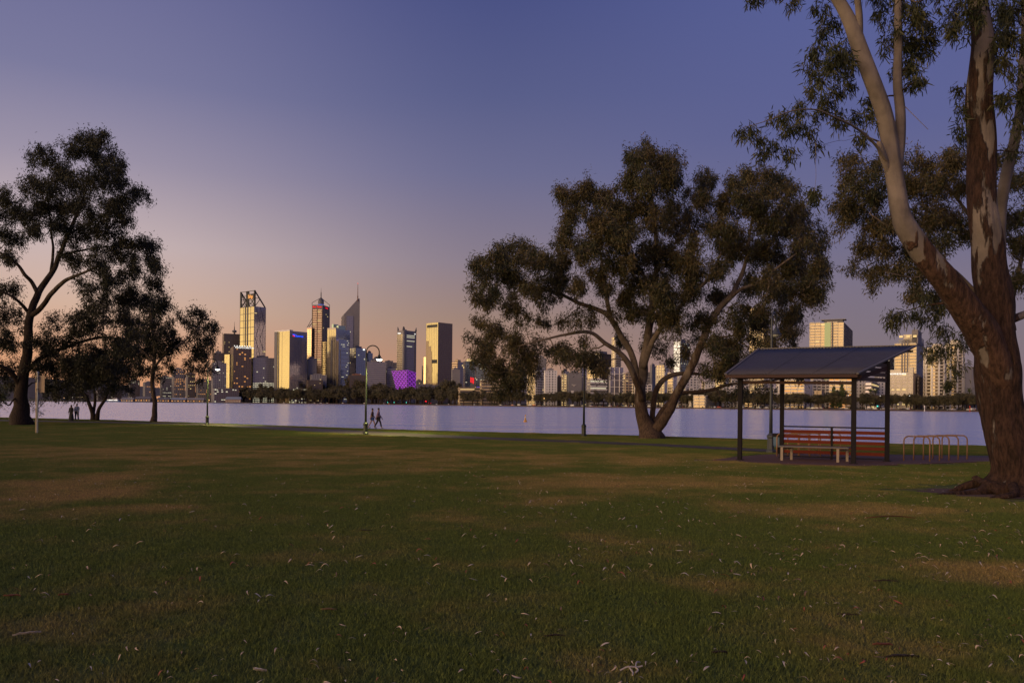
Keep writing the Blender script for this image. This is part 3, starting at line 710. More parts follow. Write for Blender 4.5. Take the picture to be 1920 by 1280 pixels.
m.par(fw[0] + fw[2] * fw[4] * .12 + Vector((0, 0, ZB)) + nn2 * .1, fw[2] * 1.2, nn2 * .8, (0, 0, hf * .85)); m.build('facade_rib', W_GREY, t)
m = MB()
for k in range(26): m.par(fw[0] + fw[2] * fw[4] * random.uniform(.15, .9) + Vector((0, 0, ZB + int(random.uniform(2, hf / 4)) * 4)) + nn2 * .1, fw[2] * 2.5, nn2 * .3, (0, 0, 1.2))
m.build('lit_window', E_WHITE, t)['kind'] = 'stuff'
bldg('brown block with glowing gold windows between the spired tower and the stepped tower', 602, 612, 613, 640, 1640, st(W_BRN, G_SUNSET, 4.3, .4, 3.6, .45, .4, 0), BLANKB, a=30, name='office_block', plant=False)
t, b = bldg('dark blue glass block with a small white roof light right of the stepped glass tower', 655, 667, 685, 652, 1650, st(W_DK, G_DARK, 4, .2, 5, .1, .2, .08, E_WARM), BLUEC, a=38, name='office_block')
m = MB(); m.box(b['C'] + b['u2'] * b['w2'] * .75 + Vector((0, 0, b['top'] - 4)) + b['n2'] * .6, 5, 1, 3); m.build('roof_light', E_SIGNW, t)
bldg('small dark blue block rising behind the right of the middle lamp post', 686, 690, 698, 661, 1750, BLUEC, BLUEC, a=20, name='office_block')
bldg('small grey concrete block at the foot of the spired tower', 575, 577, 593, 672, 1600, BLANK, st(W_GREY, G_WIN, 3.8, .7, 5, .75, .3, .04), a=10, name='office_block')
bldg('low white and grey stepped block below the gold windowed block', 577, 584, 612, 702, 1560, GRIDG, st(W_GREY, G_WIN, 3.8, .5, 5, .5, .3, .06), a=14, name='low_block')
bldg('low brown block among trees below the sunset gold tower', 574, 578, 605, 712, 1530, GRID, st(W_BRN, G_WIN, 3.6, .5, 3.4, .5, .3, .12), a=12, name='low_block')
bldg('low dark podium with lit windows at the foot of the sunset gold tower', 542, 545, 576, 728, 1560, DARKC, st(W_DK, G_DARK, 3.8, .2, 4, .1, .2, .3, E_WHITE), a=12, name='podium_block')
bldg('broad low mauve block with terracotta roof edge left of the middle lamp post', 652, 655, 686, 703, 1540, BANDB, st(W_BRN, G_WIN, 3.8, .5, 4, .4, .3, .08), a=10, name='low_block', topmat=W_TERR)
bldg('white banded office block just right of the middle lamp post', 686, 688.5, 723.5, 678, 1540, BANDW, BANDW, a=8, name='banded_office')
bldg('lower white banded wing between the banded office and the purple building', 723, 725, 742, 690, 1560, BANDW, BANDW, a=8, name='banded_office')
bldg('plain dark block behind the white banded offices', 714, 717, 745, 679, 1700, DARKC, st(W_MID, G_DARK, 4, .5, 5, .4, .3, .02), a=8, name='office_block')
bldg('grey mid rise with a dark top floor behind the white banded office', 696, 699, 716, 672, 1720, DARKC, DARKC, a=10, name='office_block')
# --- castellated tower
t, b = bldg('slim concrete tower with four horn shaped corners on its roof', 743.5, 756.5, 779, 626, 1600, st(W_CREAM, G_SUNSET, 3.7, .42, 4, .12, .35, 0), st(W_GREY, G_DARK, 3.7, .42, 40, .0, .5, .10, E_WHITE), a=40, name='horned_tower', plant=False)
Cn, u1, u2, n1, n2, w1, w2, top, A_, B_, D_ = (b[k] for k in ('C', 'u1', 'u2', 'n1', 'n2', 'w1', 'w2', 'top', 'A', 'B', 'D'))
m = MB(); zz = Vector((0, 0, ZB)); H = b['h'] + 9
m.par(Cn + zz + n1 * .7 + n2 * 0, u1 * w1 * .16, n1 * -.6 + n1 * 1.2, (0, 0, H)); m.par(Cn + zz + n2 * .2, u2 * w2 * .20, n2 * .8, (0, 0, H)); m.par(B_ + zz + n2 * .2, -u2 * w2 * .12, n2 * .8, (0, 0, H))
m.par(A_ + Vector((0, 0, top)), -u1 * w1, u2 * w2, (0, 0, 7.5)); m.build('concrete_pier', W_GREY, t)
for P, du in ((A_, -u1), (Cn, u1), (Cn, u2), (B_, -u2)):
    V = [P + Vector((0, 0, top + 7)), P + du * 4 + Vector((0, 0, top + 7)), P + du * .8 + Vector((0, 0, top + 15))]
    dn = Vector((-du.y, du.x, 0)) * 2.0; V += [v + dn for v in V]
    mesh_np('roof_horn', V, [(0, 1, 2), (5, 4, 3), (0, 3, 4, 1), (1, 4, 5, 2), (2, 5, 3, 0)], W_DK, t, t.location)
m = MB(); m.box(B_ - u2 * 4 + n2 * 1.2 + Vector((0, 0, top + 1)), 1.5, 1.5, 1.5); m.box(A_ - u1 * 8 + n1 * 1.6 + Vector((0, 0, top + 1)), 6, 1, 1.4); m.build('roof_light', E_SIGNW, t)['kind'] = 'stuff'
# --- purple faceted building
t = thing('purple_lit_building', 'purple floodlit building with a honeycomb skin that narrows downwards', 'building', (xat(760, 1480, 0), 1480, ZB))
tc4 = [at(734.6, 696, 1490), at(764, 694, 1470), at(780, 699, 1485), at(756, 696, 1520)]
bt4 = [at(743, 729, 1490), at(764, 730, 1470), at(779.3, 732, 1485), at(757, 730, 1520)]
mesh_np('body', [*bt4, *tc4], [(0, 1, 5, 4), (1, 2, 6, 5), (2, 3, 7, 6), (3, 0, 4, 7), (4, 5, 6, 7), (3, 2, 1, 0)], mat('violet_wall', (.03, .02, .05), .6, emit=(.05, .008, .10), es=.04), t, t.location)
for fi, (a0, a1, c0, c1, NC) in enumerate(((bt4[0], bt4[1], tc4[0], tc4[1], 8), (bt4[1], bt4[2], tc4[1], tc4[2], 4))):
    m = MB(); NR = 9
    nn = (a1 - a0).cross(c0 - a0).normalized()
    def P_(i, j):
        s_, r_ = j / NC, i / NR; lo = a0.lerp(a1, s_); hi = c0.lerp(c1, s_); return lo.lerp(hi, r_) + nn * .3
    for i in range(NR + 1): m.bar(P_(i, 0), P_(i, NC), 1.6 if fi == 0 else .8, .5)
    for i in range(NR):
        for j in range(NC):
            if (i + j) % 2: m.bar(P_(i, j), P_(i + 1, j + 1), .9, .4)
            else: m.bar(P_(i, j + 1), P_(i + 1, j), .9, .4)
    m.build('honeycomb_frame', E_PURP, t)
# --- square dark and gold tower
t, b = bldg('tall plain glass tower with one bright gold side, right of the purple building', 798, 820.5, 847, 604, 1520, st(W_DK, G_SUNSET, 3.8, .06, 5, .03, .1, 0), st(W_DK, G_BRN, 3.8, .14, 4.5, .06, .15, .012, E_WHITE), a=42, name='glass_tower', roofm=W_DK, plant=False)
Cn, u1, n1, w1, A_ = (b[k] for k in ('C', 'u1', 'n1', 'w1', 'A'))
m = MB(); m.par(A_ - u1 * w1 * .08 + n1 * .2 + Vector((0, 0, b['top'] - 9)), -u1 * w1 * .84, n1 * .4, (0, 0, 5)); m.build('louvre_band', STEEL, t); m = MB(); m.par(A_ - u1 * w1 * .5 + n1 * .2 + Vector((0, 0, b['h'] * .50)), -u1 * w1 * .42, n1 * .4, (0, 0, 7)); m.build('louvre_band', STEEL, t)
m = MB(); hz = b['h'] * .78; zz = Vector((0, 0, ZB))
for k in range(12):
    w_ = w1 * (.30 + .03 * k + .03 * math.sin(k * 2)) if k < 7 else w1 * (.52 - .06 * (k - 7)); w_ = [.50, .52, .50, .54, .52, .5, .53, .5, .5, .48, .42, .2][k] * w1
    m.par(A_ + zz + UP * hz * k / 12 + n1 * .22, -u1 * w_, n1 * .2, UP * (hz / 12 + .01))
m.par(A_ + zz + n1 * .2, -u1 * w1, n1 * .3, UP * b['h'] * .26); m.build('reflected_shadow_sheet', G_BRN, t)  # dark sheet paints a neighbour's shadow reflected in the gold side
bldg('thin gold slab against the left of the plain glass tower', 793.5, 798, 799, 669, 1560, SUNSETC, BLANKB, a=30, name='office_slab', plant=False)
bldg('thin dark slab left of the thin gold slab', 790.5, 793, 795, 685, 1600, DARKC, DARKC, a=30, name='office_slab', plant=False)
bldg('low dark wing with red sign lights at the foot of the plain glass tower', 780, 784, 822, 721, 1450, DARKC, st(W_DK, G_DARK, 4, .3, 6, .1, .3, .06, E_RED), a=12, name='low_block')
bldg('small grey block between the purple building and the thin gold slab', 779, 781, 792, 713, 1560, GRIDG, GRIDG, a=12, name='low_block')
bldg('tan topped dark block right of the plain glass tower', 846, 858, 869, 678, 1450, BANDB, DARKC, a=35, name='office_block', topmat=W_TAN)
bldg('teal glass slab right of the tan topped block', 868, 872, 891, 677, 1420, DARKC, st(W_DK, G_TEAL, 3.8, .3, 4, .15, .2, .04, E_WHITE), a=20, name='office_slab', topmat=E_WARM)
bldg('white blank walled block in front of the tan topped block', 846, 848, 862, 692, 1380, BLANK, BLANK, a=15, name='low_block')
t, b = bldg('teal office block with violet lit lower floors and a bright roof sign', 890, 892, 925, 684, 1350, DARKC, st(W_DK, G_TEAL, 3.8, .3, 4, .1, .2, .05, E_WHITE), a=10, name='violet_office')
m = MB()
for i in range(7): m.par(b['C'] + b['u2'] * 1 + b['n2'] * .4 + Vector((0, 0, ZB + 6 + i * 3.8)), b['u2'] * (b['w2'] - 2), b['n2'] * .3, (0, 0, 2.0))
m.build('violet_band', E_VIOL, t)
m = MB(); m.par(b['C'] + b['u2'] * 1.5 + b['n2'] * .5 + Vector((0, 0, b['top'] + .3)), b['u2'] * 6, b['n2'] * .5, (0, 0, 1.8)); m.build('roof_sign', E_SIGNW, t)
m = MB(); c = at(885.5, 708, 1340); 
for k in range(3): m.box((c.x - 2.5 + k * 2.3, c.y, c.z - 8 - k), 1.0, 1.0, 9)
for k in range(4): m.box((c.x, c.y, c.z - 7 + k * 2.2), 6, .6, .5)
t = thing('red_light_frame', 'red glowing sign frame left of the violet lit office', 'sign', (c.x, c.y, ZB)); m.build('light_tube', E_RED, t)
m = MB(); m.box((c.x, c.y + 1.5, ZB), 6, 2, c.z - ZB - 9); m.build('support', W_DK, t)
# --- stepped beige building with terraces
t, b = bldg('low beige building with overhanging terraces left of the centre gum', 859, 862, 900, 726, 1160, st(W_TAN, G_WIN, 4, .4, 8, .1, .3, .03), st(W_TAN, G_WIN, 4.6, .42, 40, .01, 1.2, .05), a=12, name='terraced_building', plant=False)
bldg('tiered beige building with an orange lit top floor behind the hanging gum leaves', 900, 903, 935, 712, 1130, st(W_TAN, G_WIN, 4, .4, 8, .1, .3, .03), st(W_TAN, G_WIN, 4.4, .55, 30, .02, .8, .25, E_ORNG), a=12, name='terraced_building', litR=(.75, 1))
# --- central apartments
bldg('cream apartment block with stacked balconies right of the hanging gum leaves', 988, 1004, 1020, 690, 1010, BALC, BALW, a=40, name='apartment_block')
bldg('white apartment block with small square windows, left of the orange balconies', 1020, 1022, 1044, 694, 1000, GRIDW, GRIDW, a=14, name='apartment_block')
bldg('dark concrete tower behind the cream apartment block', 1005, 1008, 1024, 671, 1150, BANDB, st(W_MID, W_MID, 4, .1, 30, .02, .2, 0), a=12, name='office_block')
bldg('plain grey slab beside the white apartment block', 1043, 1045, 1053, 706, 1030, BLANK, BLANKB, a=20, name='office_slab')
bldg('narrow apartment block with yellow lit balconies near the unlit lamp post', 1052, 1063, 1066, 702, 1010, st(W_CREAM, G_SOFT, 3.1, .3, 4, .2, .3, .45, bal=1.2), BLANK, a=35, name='apartment_block')
t, b = bldg('dark blue office block with two white triangular panels', 1064, 1066, 1090, 698, 1000, BLUEC, st(W_MID, W_MID, 12, .03, 30, .02, .2, 0), a=10, name='dark_office')
m = MB(); P = b['C'] + b['u2'] * b['w2'] * .2 + b['n2'] * .5
m.add([P + UP * 27, P + u2 * 0 + b['u2'] * 7 + UP * 27, P + b['u2'] * 3.5 + UP * 24], [(0, 1, 2), (2, 1, 0)]); m.par(P + UP * 13, b['u2'] * 3.5, b['n2'] * .3, (0, 0, 6)); m.build('white_panel', W_WHITE, t)['kind'] = 'stuff'
bldg('slim dark glass block directly behind the unlit lamp post', 1089, 1091, 1101, 708, 1060, DARKC, st(W_DK, G_DARK, 3.6, .3, 4, .2, .2, .10), a=12, name='office_block')
bldg('white banded hexagonal office with curved corner, right of the unlit lamp post', 1099, 1107, 1138, 711, 940, BANDW, st(W_WHITE, G_WIN, 3.9, .52, 40, .0, .7, .05, E_WHITE), a=24, name='banded_office', topmat=W_WHITE)
bldg('tall brown slab with gold lit left edge behind the white banded hexagonal office', 1100, 1124, 1150, 662, 1080, st(W_CREAM, G_SOFT, 3.7, .4, 9, .1, .4, .25, E_WHITE), BLANKB, a=38, name='tall_slab')
bldg('tall gold banded tower behind the left limb of the centre gum', 1146, 1153, 1163, 632, 1060, st(W_CREAM, G_SOFT, 3.4, .3, 4, .35, .4, .3), BALC, a=38, name='gold_tower')
bldg('pale framed glass block with tall bays left of the centre gum trunk', 1141, 1143, 1170, 688, 930, BLANK, st(W_WHITE, G_DARK, 7.6, .06, 6.8, .14, .5, .10, E_WHITE), a=10, name='framed_glass_block', plant=False)
bldg('tan apartment block with shallow balconies behind the centre gum trunk', 1169, 1172, 1192, 700, 910, BALC, st(W_TAN, G_WIN, 3.2, .35, 4.5, .2, .3, .10, bal=1.2), a=16, name='apartment_block')
bldg('grey blank slab seen between the forked stems of the centre gum', 1218, 1222, 1230, 684, 960, BLANK, BLANK, a=16, name='office_slab')
bldg('gold lit gridded apartment tower seen between the stems of the centre gum', 1229, 1246, 1252, 684, 930, st(W_CREAM, G_SOFT, 3.1, .42, 4, .35, .4, .35), GRIDW, a=34, name='apartment_tower')
bldg('shorter cream balcony block right of the gridded tower, between the gum stems', 1251, 1262, 1268, 700, 900, BALC, GRIDW, a=34, name='apartment_block')
bldg('teal glass tower glimpsed through the crown of the centre gum', 1262, 1275, 1292, 640, 1050, BLUEC, st(W_DK, G_TEAL, 3.8, .3, 4, .15, .2, .1, E_WHITE), a=30, name='glass_tower')
bldg('low cream block with terraces above the far park trees', 1300, 1322, 1352, 742, 800, BALC, st(W_CREAM, G_WIN, 3.2, .4, 4, .2, .4, .08, bal=1.2), a=28, name='low_block')
bldg('white walled low block left of the cream terraces', 1290, 1296, 1312, 737, 830, GRIDW, GRIDW, a=20, name='low_block')
bldg('orange lit balcony tower left of the shelter roof', 1340, 1360, 1366, 700, 860, st(W_CREAM, G_SOFT, 3.1, .25, 5, .1, .4, .30, E_WARM, bal=1.5), GRIDW, a=36, name='apartment_tower')
bldg('tall golden tower behind the top of the right hand lamp', 1404, 1432, 1439, 577, 1020, st(W_CREAM, G_SOFT, 3.2, .25, 4, .25, .4, .15, E_WARM, bal=1.0), GRIDW, a=36, name='gold_tower')
bldg('small gold lit block between the shelter front posts', 1395, 1412, 1417, 733, 820, BALC, GRIDW, a=34, name='low_block')
for x0, xc_, x1, yt_, d_, lb, ls, rs in ((1186, 1190, 1222, 721, 880, 'low cream block behind the trunk of the centre gum', BALC, BALW), (1266, 1271, 1300, 727, 850, 'low white terrace block between the gum stems and its right limb', GRIDW, BALW),
    (1350, 1354, 1398, 721, 830, 'long cream block left of the shelter front post', BALC, GRIDW), (1414, 1419, 1458, 727, 800, 'low pale block behind the blue grey lamp post', BALC, BALW), (935, 940, 966, 720, 1080, 'low brown office behind the hanging gum leaves', GRID, BANDW),
    (946, 951, 992, 699, 1130, 'grey mid rise office behind the hanging gum leaves', GRIDG, BANDW), (1268, 1274, 1312, 704, 960, 'pale mid rise seen under the right limb of the centre gum', GRIDW, GRIDW), (1316, 1321, 1345, 716, 900, 'white mid rise left of the orange lit tower', BALC, GRIDW),
    (1366, 1371, 1404, 702, 930, 'cream mid rise behind the far left of the shelter roof', BALC, BALW), (1517, 1523, 1556, 712, 830, 'pale mid rise behind the yellow stone building', GRIDW, BALW), (1052, 1056, 1066, 694, 1120, 'slim brown tower behind the yellow lit balcony block', GRID, BANDW), (1086, 1090, 1101, 688, 1150, 'slim grey tower behind the unlit dark lamp post', GRIDG, BANDW), (1134, 1138, 1150, 700, 1120, 'slim pale tower between the banded and framed blocks', GRIDW, GRIDW), (1190, 1195, 1230, 700, 1000, 'wide grey mid rise behind the centre gum fork', GRIDG, BANDW),
    (1640, 1645, 1670, 700, 850, 'grey mid rise behind the shelter right bay', GRIDG, GRIDW)):
    bldg(lb, x0, xc_, x1, yt_, d_, ls, rs, a=14, name='apartment_block')
# --- apartment tower with flat roof plate
t, b = bldg('high apartment tower with a flat roof plate above the shelter', 1516.5, 1581, 1597, 604, 900, st(W_CREAM, G_SOFT, 3.2, .22, 6, .12, .4, .06, bal=1.5), st(W_DK, G_BLUE, 3.2, .3, 4, .15, .3, .03), a=24, name='apartment_tower', plant=False)
Cn, u1, u2, n1, w1, w2, top, A_ = (b[k] for k in ('C', 'u1', 'u2', 'n1', 'w1', 'w2', 'top', 'A'))
m = MB(); m.par(Cn + u1 * w1 * .03 + u2 * 2 + Vector((0, 0, top)), u1 * w1 * .55, u2 * 12, (0, 0, 3.2)); m.build('penthouse', W_DK, t)
m = MB(); m.par(Cn + u1 * w1 * -.05 - u2 * .5 + Vector((0, 0, top + 3.2)), u1 * w1 * .72, u2 * 16, (0, 0, .8)); m.build('roof_plate', W_GREY, t)
m = MB(); m.par(A_ - u1 * w1 * .45 + n1 * 1.2 + Vector((0, 0, ZB)), -u1 * w1 * .18, n1 * .6, (0, 0, b['h'])); m.build('glazed_bay', glass('green_tinted_glass', (.13, .18, .13), .7, .2), t)
m = MB(); m.par(A_ - u1 * w1 * .66 + n1 * 1.9 + Vector((0, 0, ZB)), -u1 * w1 * .035, n1 * .6, (0, 0, b['h'])); m.build('dark_fin', W_DK, t)
# --- behind the shelter
OB = st(W_WHITE, G_SOFT, 3.1, .26, 6, .08, .4, .18, E_ORNG, bal=1.5)
bldg('orange and white balcony block seen through the left of the shelter', 1470, 1508, 1519, 706, 800, OB, GRIDW, a=34, name='apartment_block')
bldg('white walled block at the left inside of the shelter view', 1455, 1461, 1472, 712, 830, GRIDW, GRIDW, a=30, name='apartment_block')
bldg('small yellow stone building with tall portal between the balcony blocks', 1527, 1541, 1545, 732, 760, st(W_TAN, W_TAN, 8, .2, 5.5, .35, .8, 0), BLANKT, a=34, name='stone_building', plant=False)
bldg('white balcony block with central pier in the right half of the shelter view', 1554, 1598, 1608, 703, 800, OB, GRIDW, a=30, name='apartment_block')
bldg('white gridded block beside the shelter front right post', 1598, 1603, 1623, 706, 790, GRIDW, GRIDW, a=24, name='apartment_block')
bldg('grey banded office with gold reflecting windows under the shelter slats', 1622, 1634, 1662, 716, 780, BANDW, st(W_GREY, G_SOFT, 4.6, .5, 50, 0, .5, .12, E_WARM), a=26, name='banded_office')
# --- right group
t, b = bldg('cream hotel with a white roof sign right of the shelter', 1668, 1712, 1722, 698, 740, st(W_CREAM, G_WIN, 3.3, .42, 4.6, .30, .35, .10, E_WARM), BLANKT, a=24, name='hotel', plant=False)
Cn, u1, u2, n1, w1, w2, top, A_ = (b[k] for k in ('C', 'u1', 'u2', 'n1', 'w1', 'w2', 'top', 'A'))
m = MB(); m.par(A_ + Vector((0, 0, top)) - u1 * .0, -u1 * w1 * .5, u2 * 8, (0, 0, 2.6)); m.par(Cn + Vector((0, 0, top)), u1 * 4, u2 * 6, (0, 0, 5)); m.build('roof_block', W_CREAM, t)
sign_text('CROWNE PLAZA', t, A_ - u1 * w1 * .33 + Vector((0, 0, top - 1.3)) + n1 * 1.6, -u1, UP, 1.9, E_SIGNW)
t, b = bldg('tall white and blue stepped tower with two antennas behind the cream hotel', 1676, 1718, 1748, 644, 880, st(W_CREAM, G_SOFT, 3.4, .2, 6.5, .10, .5, .12, E_WARM, bal=1.2), st(mat('pale_blue_cladding', (.26, .28, .36), .7), G_BLUE, 3.4, .25, 6, .35, .3, .03), a=32,
            name='stepped_tower', plant=False)
Cn, u1, u2, n1, w1, w2, top, A_ = (b[k] for k in ('C', 'u1', 'u2', 'n1', 'w1', 'w2', 'top', 'A'))
for nm, fx0, fx1, hh, mm in (('upper_storey', .0, .82, 5.5, MATS['pale_blue_cladding']), ('penthouse', .0, .6, 10.5, W_CREAM), ('lift_tower', -.05, .22, 15.5, W_MID)):
    m = MB(); m.par(Cn + u1 * w1 * fx0 + u2 * 1.5 + Vector((0, 0, top)), u1 * w1 * (fx1 - fx0), u2 * w2 * (.7 if hh < 15 else .35), (0, 0, hh)); m.build(nm, mm, t)
m = MB()
for f in (.62, .30, .0): m.par(Cn + u1 * w1 * f + n1 * .6 + Vector((0, 0, top + 7)), u1 * w1 * .16, n1 * .5, (0, 0, 2.4))
m.build('penthouse_window', E_WARM, t)['kind'] = 'stuff'
m = MB(); m.bar(Cn + u1 * 3 + u2 * 3 + Vector((0, 0, top + 15)), Cn + u1 * 3 + u2 * 3 + Vector((0, 0, top + 23)), .25); m.bar(Cn + u1 * 1 + u2 * 3 + Vector((0, 0, top + 15)), Cn + u1 * 1 + u2 * 3 + Vector((0, 0, top + 23)), .25); m.build('antenna', STEEL, t)
m = MB()
for f in (.38, .50, .62): m.par(Cn + u1 * w1 * f + n1 * 1.3 + Vector((0, 0, ZB)), u1 * w1 * .05, n1 * .5, (0, 0, b['h'] + 4))
m.build('vertical_fin', W_GREY, t)
bldg('narrow brown block squeezed between the cream hotel and the rounded tower', 1719, 1723, 1733, 706, 760, GRID, st(W_BRN, G_WIN, 3.3, .5, 5, .4, .3, .06), a=20, name='office_block')
bldg('slim blue glass block left of the stepped tower', 1664, 1667, 1677, 668, 900, BLUEC, BLUEC, a=20, name='office_slab')
# rounded balcony tower
def round_tower(label, xl, xr, yt, d, name='rounded_tower'):
    xc = (xl + xr) / 2; c = Vector((xat(xc, d + 12, 20), d + 12, ZB)); R = (xr - xl) / 2 * d / FPX; top = at(xc, yt, d).z; h = top - ZB
    t = thing(name, label, 'building', c); m = MB(); m.lathe(c, [(R * .92, 0), (R * .92, h - .5)], 28); m.build('body', G_SOFT, t)
    m = MB(); nf = int(h / 3.15)
    for i in range(nf): m.lathe(c + UP * i * 3.15, [(R, 0), (R, 1.15)], 28)
    m.build('balcony_ring', W_CREAM, t)
    m = MB()
    for k in range(10):
        a = 2 * math.pi * k / 10 + .2; m.box(c + Vector((math.cos(a), math.sin(a), 0)) * R * .94, 1.4, 1.4, h, a)
    m.build('pier', W_WHITE, t)
    m = MB(); m.lathe(c + UP * (h - 1), [(R * .75, 0), (R * .75, 4)], 20); m.box(c + UP * (h + 2.5) + Vector((2, 0, 0)), R * .7, R * .6, 4); m.build('penthouse', W_CREAM, t)
    return t
round_tower('rounded cream balcony tower, the left one of the two behind the gum leaves', 1733, 1772, 656, 740)
round_tower('rounded cream balcony tower, the right one nearer the big gum trunk', 1768, 1806, 648, 770)
bldg('plain grey slab close to the left edge of the big gum trunk', 1806, 1808, 1833, 687, 720, BLANK, st(W_GREY, W_GREY, 30, .02, 7, .04, .3, 0), a=14, name='office_slab', plant=False)
bldg('slim pale tower touching the edge of the big gum trunk', 1832, 1836, 1850, 700, 760, GRIDW, st(W_WHITE, G_BLUE, 3.4, .4, 4, .2, .3, .1, E_WHITE), a=18, name='office_block')
# --- left end behind the park trees
LT = [(240, 262, 712, 1800), (268, 290, 716, 1750), (300, 322, 706, 1850), (322, 347, 692, 1760), (348, 366, 700, 1700), (367, 397, 712, 1680), (130, 170, 734, 1900), (180, 228, 730, 1880)]
LL = ['low mauve block at the far left end of the skyline', 'brown block glimpsed left of the slim tree trunk', 'grey block just right of the slim tree trunk', 'mauve tower with orange windows right of the slim tree',
      'narrow mauve tower beside the orange windowed tower', 'broad dark block behind the left lamp post', 'pale low building below the wooded rise', 'long low lit building on the left waterfront']
for (x0, x1, y, d), lb in zip(LT, LL):
    bldg(lb, x0, x0 + 4, x1, y, d, GRIDG, st(random.choice([W_BRN, W_MID]), G_WIN, 3.8, .45, 4, .4, .3, .16, random.choice([E_WARM, E_ORNG, E_WHITE])), a=14, name='office_block')
# ------------------------------------------------------------------ foliage and bark
def leafmat(name, c1, c2, trans=.25, sc=.5):
    m = bpy.data.materials.new(name); m.use_nodes = True; t = m.node_tree; b = t.nodes['Principled BSDF']
    b.inputs['Roughness'].default_value = .55; b.inputs['Specular IOR Level'].default_value = .35
    geo = t.nodes.new('ShaderNodeNewGeometry')
    n1 = t.nodes.new('ShaderNodeTexNoise'); n1.inputs['Scale'].default_value = sc; n1.inputs['Detail'].default_value = 3; t.links.new(geo.outputs['Position'], n1.inputs['Vector'])
    ad = t.nodes.new('ShaderNodeMath'); ad.operation = 'ADD'; ml = t.nodes.new('ShaderNodeMath'); ml.operation = 'MULTIPLY_ADD'
    t.links.new(geo.outputs['Random Per Island'], ml.inputs[0]); ml.inputs[1].default_value = .5; ml.inputs[2].default_value = -.25
    t.links.new(n1.outputs[0], ad.inputs[0]); t.links.new(ml.outputs[0], ad.inputs[1])
    cr = t.nodes.new('ShaderNodeValToRGB'); cr.color_ramp.elements[0].position = .3; cr.color_ramp.elements[0].color = c1 + (1,)
    cr.color_ramp.elements[1].position = .75; cr.color_ramp.elements[1].color = c2 + (1,); t.links.new(ad.outputs[0], cr.inputs[0])
    t.links.new(cr.outputs[0], b.inputs['Base Color'])
    tr = t.nodes.new('ShaderNodeBsdfTranslucent'); t.links.new(cr.outputs[0], tr.inputs['Color'])
    mx = t.nodes.new('ShaderNodeMixShader'); mx.inputs[0].default_value = trans
    t.links.new(b.outputs[0], mx.inputs[1]); t.links.new(tr.outputs[0], mx.inputs[2]); t.links.new(mx.outputs[0], t.nodes['Material Output'].inputs[0])
    return m
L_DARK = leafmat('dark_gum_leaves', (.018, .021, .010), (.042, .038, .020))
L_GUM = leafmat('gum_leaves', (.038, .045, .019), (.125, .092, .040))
L_NEAR = leafmat('near_gum_leaves', (.035, .045, .018), (.095, .090, .040), sc=1.2)
L_FAR = leafmat('far_leaves', (.065, .065, .034), (.16, .13, .075), sc=.08)
L_FARG = leafmat('far_green_leaves', (.06, .085, .03), (.12, .14, .055), sc=.08)
